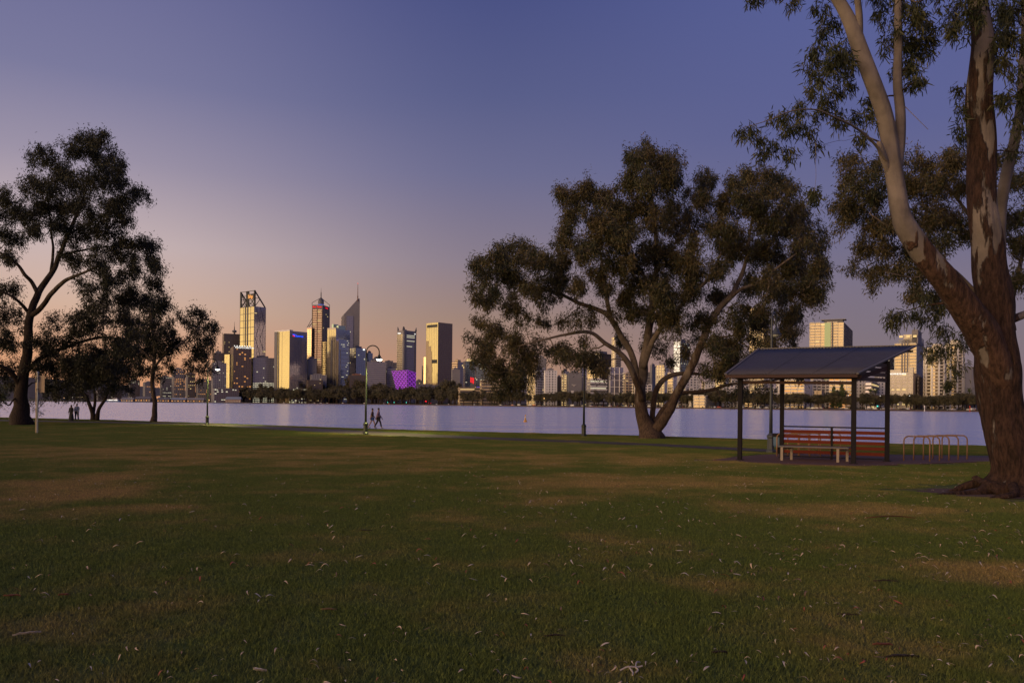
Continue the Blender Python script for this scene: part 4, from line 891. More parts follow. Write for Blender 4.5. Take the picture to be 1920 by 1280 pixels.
def barkmat(name, pale, brown, thr, z0, z1, scale=1.3, bump=.02, lo=-.22, hi=.12):
    m = bpy.data.materials.new(name); m.use_nodes = True; t = m.node_tree; b = t.nodes['Principled BSDF']; b.inputs['Roughness'].default_value = .85
    b.inputs['Specular IOR Level'].default_value = .25
    geo = t.nodes.new('ShaderNodeNewGeometry'); mp = t.nodes.new('ShaderNodeMapping'); mp.inputs['Scale'].default_value = (1.6, 1.6, .42); t.links.new(geo.outputs['Position'], mp.inputs[0])
    n1 = t.nodes.new('ShaderNodeTexNoise'); n1.inputs['Scale'].default_value = scale; n1.inputs['Detail'].default_value = 7; n1.inputs['Roughness'].default_value = .55; t.links.new(mp.outputs[0], n1.inputs['Vector'])
    sp = t.nodes.new('ShaderNodeSeparateXYZ'); t.links.new(geo.outputs['Position'], sp.inputs[0])
    mr = t.nodes.new('ShaderNodeMapRange'); mr.inputs[1].default_value = z0; mr.inputs[2].default_value = z1; mr.inputs[3].default_value = lo; mr.inputs[4].default_value = hi; t.links.new(sp.outputs[2], mr.inputs[0])
    ad = t.nodes.new('ShaderNodeMath'); ad.operation = 'ADD'; t.links.new(n1.outputs[0], ad.inputs[0]); t.links.new(mr.outputs[0], ad.inputs[1])
    cr = t.nodes.new('ShaderNodeValToRGB'); cr.color_ramp.elements[0].position = thr - .015; cr.color_ramp.elements[0].color = (0, 0, 0, 1)
    cr.color_ramp.elements[1].position = thr + .015; cr.color_ramp.elements[1].color = (1, 1, 1, 1); t.links.new(ad.outputs[0], cr.inputs[0])
    n2 = t.nodes.new('ShaderNodeTexNoise'); n2.inputs['Scale'].default_value = 9; n2.inputs['Detail'].default_value = 8; n2.inputs['Roughness'].default_value = .7; t.links.new(mp.outputs[0], n2.inputs['Vector'])
    n3 = t.nodes.new('ShaderNodeTexNoise'); n3.inputs['Scale'].default_value = 2.0; n3.inputs['Detail'].default_value = 4; t.links.new(geo.outputs['Position'], n3.inputs['Vector'])
    cb = t.nodes.new('ShaderNodeValToRGB'); cb.color_ramp.elements[0].position = .38; cb.color_ramp.elements[0].color = tuple(c * .32 for c in brown) + (1,)
    cb.color_ramp.elements[1].position = .68; cb.color_ramp.elements[1].color = tuple(c * 1.35 for c in brown) + (1,); t.links.new(n2.outputs[0], cb.inputs[0])
    cp = t.nodes.new('ShaderNodeValToRGB'); cp.color_ramp.elements[0].position = .35; cp.color_ramp.elements[0].color = tuple(c * .62 for c in pale) + (1,)
    cp.color_ramp.elements[1].position = .65; cp.color_ramp.elements[1].color = tuple(c * 1.15 for c in pale) + (1,); t.links.new(n3.outputs[0], cp.inputs[0])
    mx = t.nodes.new('ShaderNodeMix'); mx.data_type = 'RGBA'; t.links.new(cr.outputs[0], mx.inputs[0]); t.links.new(cb.outputs[0], mx.inputs[6]); t.links.new(cp.outputs[0], mx.inputs[7])
    t.links.new(mx.outputs[2], b.inputs['Base Color'])
    hm = t.nodes.new('ShaderNodeMath'); hm.operation = 'MULTIPLY'; s1 = t.nodes.new('ShaderNodeMath'); s1.operation = 'SUBTRACT'; s1.inputs[0].default_value = 1.25; t.links.new(cr.outputs[0], s1.inputs[1])
    t.links.new(n2.outputs[0], hm.inputs[0]); t.links.new(s1.outputs[0], hm.inputs[1])
    bp = t.nodes.new('ShaderNodeBump'); bp.inputs['Distance'].default_value = bump; t.links.new(hm.outputs[0], bp.inputs['Height']); t.links.new(bp.outputs[0], b.inputs['Normal'])
    return m
B_BIG = barkmat('big_gum_bark', (.20, .165, .15), (.105, .056, .041), .52, 1.5, 12, 1.7, .20, -.10, -.01)
B_BIGL = barkmat('big_gum_limb_bark', (.20, .165, .15), (.112, .060, .043), .52, 4.3, 6.5, 1.7, .08, -.08, .22)
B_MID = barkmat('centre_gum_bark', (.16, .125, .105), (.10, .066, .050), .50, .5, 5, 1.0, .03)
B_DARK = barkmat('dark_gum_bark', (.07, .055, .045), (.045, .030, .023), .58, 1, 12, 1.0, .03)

def leaves(cl, W_, Ln, per, sr, rg, nsub_k=1.0, droop=.75, zsq=.85, folded=False):
    """cl: list of (centre, R). returns verts, faces, and the twig segments"""
    Vs = []; tw = []
    for c, R in cl:
        c = np.array(c, float); ns = max(5, int(nsub_k * 3.2 * (R / sr) ** 2 + 3))
        nm = max(2, int(round(4 + 5 * min(1, R / (4 * sr))))) if R > 1.8 * sr else 1
        md = rg.normal(size=(nm, 3)); md /= np.linalg.norm(md, axis=1, keepdims=True); mc = md * R * rg.uniform(.35, .88, (nm, 1)) if nm > 1 else md * 0
        mr_ = R * rg.uniform(.26, .50, nm) if nm > 1 else np.full(1, R)
        mi_ = rg.choice(nm, ns, p=mr_ ** 2 / (mr_ ** 2).sum()); d = rg.normal(size=(ns, 3)); d /= np.linalg.norm(d, axis=1, keepdims=True)
        sc = c + (mc[mi_] + d * (mr_[mi_] * rg.uniform(.1, 1.12, ns) ** .5)[:, None]) * [1, 1, zsq]
        # lumpy outline
        for s in sc: tw.append((c + (s - c) * .15, s))
        nl = rg.integers(int(per * .6), int(per * 1.4) + 1, ns); idx = np.repeat(np.arange(ns), nl); k = len(idx)
        ssz = rg.uniform(.55, 1.3, ns)[idx][:, None]; p = sc[idx] + rg.normal(size=(k, 3)) * [sr * .40, sr * .40, sr * .58] * ssz
        dirn = rg.normal(size=(k, 3)) * .62 + (sc[idx] - c) / R * .25 + [0, 0, -droop]; dirn /= np.linalg.norm(dirn, axis=1, keepdims=True)
        sd_ = np.cross(dirn, rg.normal(size=(k, 3))); sd_ /= np.maximum(np.linalg.norm(sd_, axis=1, keepdims=True), 1e-6)
        L_ = Ln * rg.uniform(.6, 1.25, k)[:, None]; w = W_ * rg.uniform(.7, 1.2, k)[:, None]
        if folded:
            nrm = np.cross(dirn, sd_); b1 = L_ * .08
            q = np.stack([p, p + dirn * L_ * .3 + sd_ * w * .5, p + dirn * L_ * .68 + sd_ * w * .38 + nrm * b1, p + dirn * L_ + nrm * b1 * 2.2,
                          p + dirn * L_ * .68 - sd_ * w * .38 + nrm * b1, p + dirn * L_ * .3 - sd_ * w * .5], 1)
        else:
            q = np.stack([p, p + dirn * L_ * .45 + sd_ * w * .5, p + dirn * L_, p + dirn * L_ * .45 - sd_ * w * .5], 1)
        Vs.append(q)
    q = np.concatenate(Vs); k, m, _ = q.shape
    if folded:
        base = (np.arange(k) * 6)[:, None]
        F = np.concatenate([base + [0, 1, 2, 5], base + [5, 2, 4, 4 - 0]], 0) if False else np.concatenate([base + np.array([[0, 1, 2, 5]]), base + np.array([[5, 2, 3, 4]])], 0)
    else: F = np.arange(k * 4).reshape(k, 4)
    return q.reshape(-1, 3), F, tw
def prisms(segs, r0, r1):
    p0 = np.array([s[0] for s in segs]); p1 = np.array([s[1] for s in segs]); d = p1 - p0; d /= np.maximum(np.linalg.norm(d, axis=1, keepdims=True), 1e-6)
    a = np.cross(d, [.3, .5, .81]); a /= np.linalg.norm(a, axis=1, keepdims=True); b = np.cross(d, a); n = len(segs); V = []
    for k in range(3):
        an = 2 * math.pi * k / 3; V.append(p0 + (a * math.cos(an) + b * math.sin(an)) * r0)
    for k in range(3):
        an = 2 * math.pi * k / 3; V.append(p1 + (a * math.cos(an) + b * math.sin(an)) * r1)
    V = np.stack(V, 1).reshape(-1, 3); base = (np.arange(n) * 6)[:, None]
    F = np.concatenate([base + np.array([[k, (k + 1) % 3, 3 + (k + 1) % 3, 3 + k]]) for k in range(3)], 0)
    return V, F
def cat_mesh(parts):
    """join lists of (V, F) with quads/ngons"""
    V = []; F = []; n = 0
    for v, f in parts:
        V.append(np.asarray(v)); F.extend([[int(i) + n for i in q] for q in f]); n += len(v)
    return np.concatenate(V), F
def gum(label, D, limbs, circles, bark, leafm, seed, depth=.3, copies=2, lw=.04, ll=.17, per=20, sr=.34, nsub=1.0, name='gum_tree', zdepth=None,
        sides=12, twr=.012, folded=False, extra=None, ridge=0.0, brr=.05, bark2=None, droop=.75, group=None, cat='tree', fine=False):
    """limbs: list of [(px, py, depth offset, radius px)...], first point of the first limb = foot; circles: (px, py, r px[, depth offset])"""
    rg = np.random.default_rng(seed); f0 = limbs[0][0]; foot = at(f0[0], f0[1], D); zg = gzf(D)
    base = Vector((foot.x, D, zg - .05)); t = thing(name, label, cat, base, group=group)
    parts = []; skel = []; srad = []
    for li, lb in enumerate(limbs):
        P = [np.array(at(p[0], p[1], D + p[2])) for p in lb]
        R = [p[3] * (D + p[2]) / FPX * (.82 if D > 60 else .9 if D > 40 else .94 if li == 0 else .87) for p in lb]
        if li == 0: P[0][2] = zg - .15
        sub = 14 if fine else 6
        Q = catmull(P, sub); RR = np.interp(np.linspace(0, len(P) - 1, len(Q)), range(len(P)), R)
        if li == 0:   # flare of the foot
            hgt = Q[:, 2] - zg; RR = RR * (1 + (.75 if 30 < D < 60 else .35) * np.exp(-np.maximum(hgt, 0) / (R[0] * 1.1)))
        wob = np.array([[noise.noise(Vector((q[0] * 1.1 + 7, q[1], q[2] * .9))), noise.noise(Vector((q[0], q[1] * 1.1 + 9, q[2] * .9))), 0] for q in Q])
        Q = Q + wob * RR[:, None] * .45
        n = (44 if fine else sides) if RR.max() > .12 else 7
        mod = np.ones((len(Q), n))
        for i in range(len(Q)):
            for k in range(n):
                a = 2 * math.pi * k / n; ca, sa = math.cos(a), math.sin(a); z = Q[i][2]
                v = .10 * noise.noise(Vector((ca * 1.2 + li, sa * 1.2, z * .6)))
                if ridge:
                    low = max(0, 1 - max(0, z - zg) / 6.0)
                    v += ridge * (.35 + low) * noise.noise(Vector((ca * 5 + li, sa * 5, z * 1.1))) + ridge * .6 * (.25 + low) * noise.noise(Vector((ca * 12, sa * 12 + li, z * 2.6)))
                if li == 0: v += .22 * math.exp(-max(0, z - zg) / (R[0] * .9)) * noise.noise(Vector((ca * 2.6, sa * 2.6, 3)))* 2
                mod[i, k] = 1 + v
        parts.append(tube(Q, RR, n, True, mod))
        skel += list(Q[2:] if li == 0 else Q); srad += list(RR[2:] if li == 0 else RR)
    V, F = cat_mesh(parts); mesh_np('trunk', V, F, [bark, bark2 or bark], t, t.location, smooth=True, midx=[0] * len(parts[0][1]) + [1] * (len(F) - len(parts[0][1])))
    # clumps with depth
    xs_ = [c[0] for c in circles]; wid = (max(xs_) - min(xs_)) * D / FPX; zd = zdepth or wid * depth * .5
    cl = []
    for c in circles:
        n = copies if c[2] > 20 else 1
        for k in range(n):
            off = c[3] if len(c) > 3 else float(np.clip(rg.normal() * .55, -1, 1)) * zd
            jx, jy = (rg.uniform(-.35, .35, 2) * c[2]) if k else (0, 0)
            p = at(c[0] + jx, c[1] + jy, D + off); r = c[2] * (D + off) / FPX * (1.05 if k == 0 else rg.uniform(.65, 1.0))
            if p.z < zg + .3: continue
            cl.append((np.array(p), r))
    SK = np.array(skel); SRD = np.array(srad)
    order = sorted(range(len(cl)), key=lambda i: np.min(np.linalg.norm(SK - cl[i][0], axis=1)))
    bparts = []
    for i in order:
        c, r = cl[i]; d = np.linalg.norm(SK - c, axis=1) + np.maximum(0, SK[:, 2] - c[2]) * .7
        j = int(np.argmin(d)); p = SK[j]; L_ = np.linalg.norm(c - p)
        if L_ < .25: continue
        mid = (p + c) / 2 + rg.normal(size=3) * L_ * .09 + np.array([0, 0, -.06 * L_ + .03])
        q2 = p + (mid - p) * .5 + rg.normal(size=3) * L_ * .04
        Q = catmull([p, q2, mid, c, c + (c - mid) * .35 + np.array([0, 0, .1 * r])], 3)
        r0 = min(SRD[j] * .62, brr * (.6 + L_ * .22)); RR = np.linspace(r0, max(twr, r0 * .22), len(Q))
        bparts.append(tube(Q, RR, 5, False)); SK = np.concatenate([SK, Q[2:]]); SRD = np.concatenate([SRD, RR[2:]])
    V, F, tw = leaves(cl, lw, ll, per, sr, rg, nsub, droop, folded=folded)
    tv, tf = prisms(tw, twr, twr * .35); bparts.append((tv, tf.tolist()))
    V2, F2 = cat_mesh(bparts); mesh_np('branches', V2, F2, bark, t, t.location, smooth=True)
    if extra:
        ev, ef = extra
    o = mesh_np('crown', V, F, leafm, t, t.location); o['kind'] = 'stuff'
    print(label, 'leaves', len(F), 'twigs', len(tw))
    return t

# --- centre gum
CE = [(905,510,28),(935,475,32),(975,480,33),(1015,492,33),(950,520,36),(918,560,30),(900,600,20),(960,570,28),(1000,545,30),(1040,522,34),(985,600,16),
 (905,655,27),(925,690,31),(950,722,27),(972,690,28),(962,650,24),(990,668,22),(1010,640,16),(1050,662,22),(1085,672,26),(1118,678,22),(1100,642,16),(1130,692,15),
 (1065,365,24),(1095,360,28),(1130,370,30),(1075,400,30),(1115,410,36),(1060,450,30),(1095,470,36),(1140,450,38),(1150,402,36),(1050,490,26),(1120,515,24),
 (1190,300,26),(1215,290,30),(1255,302,26),(1185,340,30),(1230,340,42),(1265,335,26),(1190,390,38),(1240,400,42),(1300,352,20),(1326,342,22),(1310,380,30),(1290,420,38),
 (1180,450,40),(1230,470,46),(1190,520,36),(1240,540,40),(1200,580,30),(1245,592,26),(1218,640,20),(1290,480,40),(1290,550,26),(1300,610,16),
 (1372,348,22),(1396,336,25),(1370,390,36),(1415,380,36),(1450,345,26),(1470,360,26),(1440,410,40),(1340,430,36),(1380,450,42),(1430,470,46),(1480,420,38),(1500,400,24),
 (1510,440,36),(1538,458,18),(1490,500,42),(1530,500,30),(1546,525,18),(1500,550,38),(1530,548,22),(1450,540,40),(1480,590,34),(1440,590,28),(1400,530,24),(1360,600,20),(1395,622,24),
 (1440,640,26),(1480,628,24),(1340,650,26),(1380,680,32),(1350,700,26),(1320,690,16),(1420,680,26),(1390,728,18),(1368,742,15),(1440,728,20),(1505,702,14),(1460,690,20),(1290,662,18),(1262,680,16),(1240,655,18),(1170,560,24),(1150,590,18),(1165,640,18),(1110,600,16),(1080,610,14),(1270,590,24),(1320,600,22),(1345,560,24),(1300,520,28),(1260,620,18),(1310,640,18),(1370,650,22),(1420,600,24),(1080,540,22),(1140,540,22),(1165,500,30),(1020,570,20),(1035,655,18),(1345,500,28),(1390,580,22),(890,640,16),(900,675,18),(935,735,16),(980,722,18),(1000,692,16),(930,622,24),(970,626,18),(1020,602,20),(1060,600,18),(1100,582,18),(885,540,16),(1000,655,14)]
LE = [[(1215,823,0,19),(1207,790,0,14),(1203,745,0,11.5),(1205,700,0,10),(1212,640,0,8.5),(1226,560,.5,7),(1232,480,.5,5),(1226,400,0,3.5),(1216,330,0,2)],
 [(1218,822,-.3,13),(1252,775,-.8,9.5),(1280,719,-1.2,9),(1308,662,-1.5,8),(1331,606,-1.5,7.5),(1350,578,-1.5,7),(1373,550,-1.5,5.5),(1392,512,-1.5,4.5),(1401,470,-1.5,3),(1412,400,-1,1.6)],
 [(1222,800,.6,6),(1226,750,.9,5.5),(1240,716,1.2,5.5),(1265,702,1.5,5),(1300,700,1.8,3.5),(1330,705,2,2)],
 [(1225,795,.3,6),(1250,760,.6,5),(1275,738,.8,4.5),(1310,735,1,4),(1340,729,1,3.6),(1372,720,1,3),(1430,715,1,2.4),(1495,706,1,1.4)],
 [(1204,750,-.3,7),(1192,715,-.8,6.5),(1178,680,-1.3,6),(1160,660,-1.6,5),(1136,644,-2,4.5),(1113,626,-2.3,4),(1092,622,-2.5,3.6),(1061,627,-2.7,3),(1030,634,-3,2.2),(975,648,-3,1.2)],
 [(1196,720,.2,6.5),(1188,672,.8,6.5),(1160,622,1.4,6),(1141,592,1.8,5.5),(1113,577,2.2,4.5),(1085,568,2.4,4),(1055,553,2.5,3.2),(1029,545,2.5,2.6),(985,540,2.5,2),(935,525,2.5,1.2)],
 [(1143,594,1.8,5),(1137,550,1.5,4.2),(1130,503,1.2,3.2),(1125,470,1,2.2),(1118,420,1,1.4)],
 [(1226,555,.5,4),(1200,505,0,3.4),(1178,480,-.5,3),(1141,450,-1,1.8)],
 [(1207,690,-.2,6),(1223,640,-1,5.5),(1256,597,-1.8,5),(1294,555,-2.4,4),(1330,520,-2.5,3),(1352,475,-2.5,2)],
 [(1348,580,-1.5,4.5),(1385,545,-2.2,4),(1420,530,-2.6,3),(1460,500,-3,2),(1500,470,-3,1.2)],
 [(1310,658,-1.4,4),(1340,636,-1.8,2.5),(1380,628,-2,1.6)]]
gum('large spreading gum by the water with several stems, in the middle of the park', 52.0, LE, CE, B_MID, L_GUM, 11, depth=.5, copies=3, lw=.055, ll=.27, per=46, sr=.40, sides=14, ridge=.05, brr=.055)
# --- large left gum
CA = [(160,262,24),(190,257,22),(140,285,28),(175,292,35),(205,292,28),(80,287,24),(70,302,20),(100,303,18),(95,340,34),(60,350,30),(130,330,40),(180,330,42),(215,322,25),(230,340,22),(250,360,22),(270,370,15),(240,380,20),(35,390,30),(70,400,35),(110,390,38),(160,380,40),(200,380,35),(220,402,28),(10,365,24),(5,402,28),(20,440,30),(60,440,22),(100,430,26),(150,430,35),(190,430,35),(225,428,20),(10,485,22),(140,480,28),(180,480,32),(215,470,28),(245,470,32),(270,465,25),(288,460,14),(280,490,28),(300,500,18),(240,510,32),(200,520,32),(160,540,26),(290,530,22),(260,550,30),(220,560,32),(180,570,28),(298,552,16),(10,545,24),(15,590,26),(100,600,20),(140,600,28),(180,610,28),(230,600,30),(10,640,35),(90,640,28),(130,640,32),(175,650,35),(220,650,32),(5,690,30),(80,690,22),(120,690,32),(160,690,30),(200,690,28),(100,725,20),(140,722,20),(40,610,18),
 (-40,380,40),(-50,480,45),(-60,590,50),(-45,680,40),(-30,310,26),(-110,430,50),(-110,560,50),(-100,660,40),(-80,340,35),(100,665,24),(140,680,28),(180,700,26),(220,690,26),(110,740,16),(150,735,16),(60,690,16),(60,640,12),(210,725,18),(235,660,24),(20,720,16),(250,630,22),(-10,735,18)]
LA = [[(38,797,0,20),(40,740,0,13),(47,690,0,11.5),(52,640,0,9.5),(57,590,0,8.5),(68,558,.4,7.5),(86,528,.8,6.5),(102,504,1,5.5),(112,478,1,5),(128,440,.8,4.2),(145,400,.5,3.4),(158,365,.2,2.4),(168,320,0,1.5)],
 [(70,548,.4,4.5),(60,528,0,4.2),(46,514,-.5,4),(33,496,-.8,3.2),(14,482,-1.2,2.4),(-20,460,-2,1.6)],
 [(54,586,0,4),(35,565,-.8,3.2),(10,550,-1.5,2.4),(-30,540,-2,1.6)],
 [(58,592,0,6),(78,575,-.7,5.6),(98,548,-1.3,5),(122,526,-2,4.2),(150,514,-2.6,3.2),(188,498,-3,2)],
 [(96,510,.9,3.5),(99,470,1.5,2.8),(96,430,2,1.8),(90,370,2,1.2)],
 [(48,700,0,5.5),(75,672,1,5),(125,650,2,3.8),(190,632,3,2.8),(245,640,3.5,1.6)],
 [(42,728,0,6),(22,700,-1,5),(-10,680,-2,3.5),(-60,650,-3,2)],
 [(128,440,.8,2.8),(165,420,1.5,2.2),(210,395,2,1.4)],
 [(110,480,1,3),(150,470,2,2.4),(210,462,3,1.6),(255,468,3.5,1)]]
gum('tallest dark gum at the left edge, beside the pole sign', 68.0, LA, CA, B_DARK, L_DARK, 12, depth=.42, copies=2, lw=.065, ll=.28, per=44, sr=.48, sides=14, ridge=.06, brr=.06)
# --- slim tree, multi stem tree, shrubs
CD = [(270,570,24),(295,580,27),(314,576,18),(260,612,28),(300,620,30),(324,612,20),(280,650,28),(245,650,24),(308,660,22),(265,690,23),(294,702,15),(316,690,15),(345,600,16),(365,592,18),(385,590,16),(394,610,16),(370,620,24),(345,640,20),(388,640,18),(365,660,22),(384,672,20),(360,690,18),(389,695,13),(374,712,10),(399,650,10),(330,650,14)]
LD = [[(288,790,0,6.5),(290,755,0,5),(286,720,0,4.6),(288,690,0,4.2),(290,655,0,3.4),(285,610,0,2.4),(283,575,0,1.4)],[(288,690,0,3),(312,662,-.6,2.6),(345,640,-1,2),(375,612,-1,1.4)],[(289,680,0,2.6),(266,655,.6,2),(250,630,1,1.2)]]
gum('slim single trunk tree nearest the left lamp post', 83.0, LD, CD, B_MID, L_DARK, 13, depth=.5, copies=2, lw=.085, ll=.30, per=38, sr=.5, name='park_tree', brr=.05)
CC_ = [(118,720,18),(140,712,22),(170,706,26),(200,706,26),(228,713,20),(150,688,26),(190,680,28),(220,690,24),(240,702,16),(98,732,12),(160,722,12),(215,725,12),(235,728,14),(130,735,12),(190,728,14),(85,720,16)]
LC = [[(178,789,0,7),(172,772,0,4.6),(165,752,0,3.6),(158,738,0,2.8),(146,722,0,2)],[(174,778,.2,3.5),(178,752,.4,3),(176,720,.5,2)],[(182,788,-.2,5),(185,768,-.4,4),(196,750,-.6,3.4),(203,730,-.6,2.6),(206,708,-.6,1.6)],[(160,742,0,2.4),(150,735,0,1.6),(142,728,0,1)]]
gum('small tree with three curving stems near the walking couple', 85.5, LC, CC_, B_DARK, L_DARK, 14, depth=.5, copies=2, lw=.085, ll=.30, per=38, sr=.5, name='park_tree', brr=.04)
gum('small shrub with a thin stem behind the pole sign', 84.0, [[(68,784,0,1.6),(70,768,0,1.3),(72,752,0,.9)],[(70,768,0,1),(86,750,0,.7)]],
    [(58,756,9),(74,752,11),(90,748,10),(103,744,9),(76,774,6),(66,768,6)], B_DARK, L_DARK, 15, depth=.6, copies=1, lw=.06, ll=.16, per=12, sr=.3, name='shrub', brr=.02, cat='shrub')
gum('dense green bush cut by the left edge of the view', 76.0, [[(-12,792,0,3),(-10,765,0,2.4),(-6,740,0,1.4)]],
    [(0,748,17),(-15,732,24),(8,728,14),(-5,765,16),(-30,755,24),(4,738,12)], B_DARK, L_FARG, 16, depth=.6, copies=2, lw=.06, ll=.16, per=14, sr=.3, name='bush', brr=.02, cat='bush')
# --- gum behind the big one
CG = [(1600,302,24),(1640,312,26),(1700,292,20),(1730,312,24),(1770,302,26),(1600,340,32),(1640,360,38),(1690,340,32),(1730,360,36),(1770,340,36),(1800,300,28),(1580,380,22),(1600,402,30),(1640,420,32),(1680,420,28),(1730,420,38),(1780,400,38),(1578,428,20),(1618,460,26),(1660,468,26),(1710,470,28),(1760,460,33),(1600,500,18),(1640,510,22),(1690,510,26),(1730,512,26),(1640,538,12),(1720,550,24),(1760,560,24),
 (1810,350,30),(1815,430,28),(1890,420,34),(1912,462,28),(1900,350,30),(1912,522,22),(1960,400,50),(1970,500,45),(1960,300,50),(1860,300,30),(1850,420,24)]
LG = [[(1908,880,0,12),(1903,780,0,10),(1895,690,0,9),(1880,600,0,8),(1862,520,.3,6),(1840,440,.5,4.5),(1800,380,.6,3),(1760,330,.6,1.6)],
 [(1888,640,0,5),(1840,560,-.8,4),(1780,500,-1.2,3),(1700,450,-1.5,2),(1630,400,-1.5,1.3)],[(1885,610,0,6),(1905,530,1,5),(1925,440,1.5,3.5),(1940,340,1.5,2)],[(1840,440,.5,3),(1800,440,1,2.4),(1720,400,1.4,1.8),(1650,350,1.5,1.2)],
 [(1780,500,-1.2,2),(1720,520,-1.5,1.4),(1660,510,-1.6,.9)]]
gum('bushy gum standing behind the big trunk, its crown filling the gap above the shelter', 27.5, LG, CG, B_MID, L_GUM, 17, depth=.5, copies=3, lw=.034, ll=.165, per=36, sr=.24, brr=.04, twr=.006)
# --- the big foreground gum
CF = [(1530,90,26),(1560,110,33),(1590,92,28),(1545,145,28),(1598,140,26),(1520,130,18),(1520,170,16),(1560,172,23),(1540,60,16),
 (1500,205,18),(1475,215,16),(1452,225,13),(1480,240,18),(1510,240,18),(1540,215,23),(1570,222,18),(1600,225,13),(1400,245,11),(1418,260,13),(1445,278,14),(1478,288,13),(1430,292,10),(1610,258,13),(1530,275,9),(1390,250,9),
 (1540,15,18),(1570,40,16),(1660,20,28),(1700,30,33),(1730,40,26),(1690,70,28),(1720,80,28),(1740,60,18),(1665,80,20),(1710,110,23),(1735,100,10),(1710,130,13),(1708,160,10),(1690,130,16),(1720,150,10),(1700,-20,40),(1640,-30,40),(1600,-60,50),
 (1635,190,11),(1630,220,12),(1655,235,8),(1528,375,7),(1527,362,5),(1415,-4,15),(1490,6,9),(1440,-30,30),(1500,-40,35),
 (1790,20,26),(1830,20,33),(1870,30,38),(1910,20,33),(1800,60,20),(1880,80,33),(1910,90,28),(1786,50,11),(1862,110,16),(1890,130,26),(1902,180,28),(1882,190,18),(1915,240,23),(1905,285,13),(1830,-40,45),(1900,-40,50),(1770,-30,35),(1960,60,50),(1960,160,45),
 (1800,170,10),(1806,208,14),(1796,240,14),(1811,255,10),(1855,60,20),
 (1690,592,18,3.0),(1675,606,12,3.0),(1668,590,10,3.0),(1745,602,18,3.2),(1772,620,18,3.2),(1772,660,14,3.2),(1745,655,10,3.2),(1800,640,14,3),(1790,690,13,3),(1780,718,8,3),(1715,590,10,3),(1750,668,8,3),(1735,565,14,3),(1765,580,16,3)]
LF = [[(1890,924,0,52),(1893,880,0,41),(1888,800,0,39),(1885,740,0,41),(1880,690,0,42),(1868,610,0,36),(1858,540,0,32),(1850,470,0,30),(1842,400,0,27),(1841,300,0,26),(1842,200,0,25),(1838,120,0,22),(1834,40,0,19),(1828,-60,0,16),(1815,-180,0,12),(1800,-320,0,7)],
 [(1893,790,0,20),(1882,715,-.12,30),(1852,632,-.3,36),(1815,581,-.45,31),(1775,532,-.6,27),(1735,488,-.7,25),(1708,448,-.8,23.5),(1690,405,-.8,20),(1681,350,-.8,18),(1674,300,-.8,18),(1667,250,-.8,17.5),(1650,190,-.8,17),(1630,130,-.8,16.5),(1609,70,-.8,16),(1585,22,-.8,13.5),(1560,-20,-.8,12),(1525,-90,-.8,9),(1500,-200,-.8,5)],
 [(1684,330,-.8,9),(1689,270,-.7,11),(1689,210,-.6,10.5),(1685,150,-.5,10),(1683,90,-.4,9.5),(1683,30,-.4,8.5),(1690,-40,-.4,7),(1700,-140,-.3,4)],
 [(1612,72,-.8,9),(1611,30,-.9,7.5),(1607,-10,-1,6.5),(1600,-90,-1,4)],
 [(1668,330,-.8,7),(1658,300,-.9,8),(1650,275,-1,7.2),(1648,266,-1,5)],
 [(1668,312,-.85,4.2),(1640,270,-1.2,3),(1602,238,-1.6,2.4),(1560,218,-2,2),(1530,206,-2.2,1.6),(1485,208,-2.4,1.2),(1440,226,-2.5,.9),(1392,240,-2.6,.6)],
 [(1890,620,.6,15),(1876,540,.9,11),(1875,470,1,11),(1879,380,1,11),(1894,305,1,11),(1908,230,1,10),(1918,130,1,9),(1925,0,1,7),(1930,-150,1,4)],
 [(1895,600,.2,9),(1925,588,.2,8),(1990,560,.2,6),(2080,500,.2,4)],
 [(1860,560,.3,5),(1835,560,1.5,3.5),(1800,565,2.4,2.4),(1740,572,3,1.5),(1690,585,3,.8)],
 [(1530,268,-2.3,.5),(1529,300,-2.3,.35),(1530,330,-2.3,.35),(1527,362,-2.3,.3)],
 [(1697,200,-.6,.8),(1712,215,-.8,.7),(1740,243,-1,.5)]]
bigt = gum('big foreground gum with a forked peeling trunk at the right edge', 17.0, LF, CF, B_BIG, L_NEAR, 18, copies=1, zdepth=1.5, lw=.025, ll=.17, per=24, sr=.15, brr=.03, twr=.004, folded=True, fine=True, ridge=.075, nsub=.75, droop=1.1, bark2=B_BIGL)
m = MB(); R0 = gp(1890, 17)
for pts, r in (([(-.5, -.15, .12), (-.85, -.3, .03), (-1.3, -.4, .02), (-1.7, -.42, .0), (-2.1, -.55, -.05)], (.15, .10, .07, .04, .015)), ([(-.45, .25, .22), (-.75, .32, .12), (-1.0, .3, .02), (-1.25, .35, -.05)], (.11, .08, .055, .03)),
               ([(-.2, -.5, .2), (-.45, -.9, .09), (-.9, -1.05, .03), (-1.3, -1.15, -.05)], (.11, .07, .05, .02)), ([(.2, -.5, .15), (.5, -.95, .05), (.8, -1.3, -.05)], (.10, .06, .03))):
    Q = catmull([np.array(R0) + np.array(p) for p in pts], 6); m.tube(Q, np.interp(np.linspace(0, 1, len(Q)), np.linspace(0, 1, len(r)), r), 10)
m.build('root', B_BIG, bigt, smooth=True)

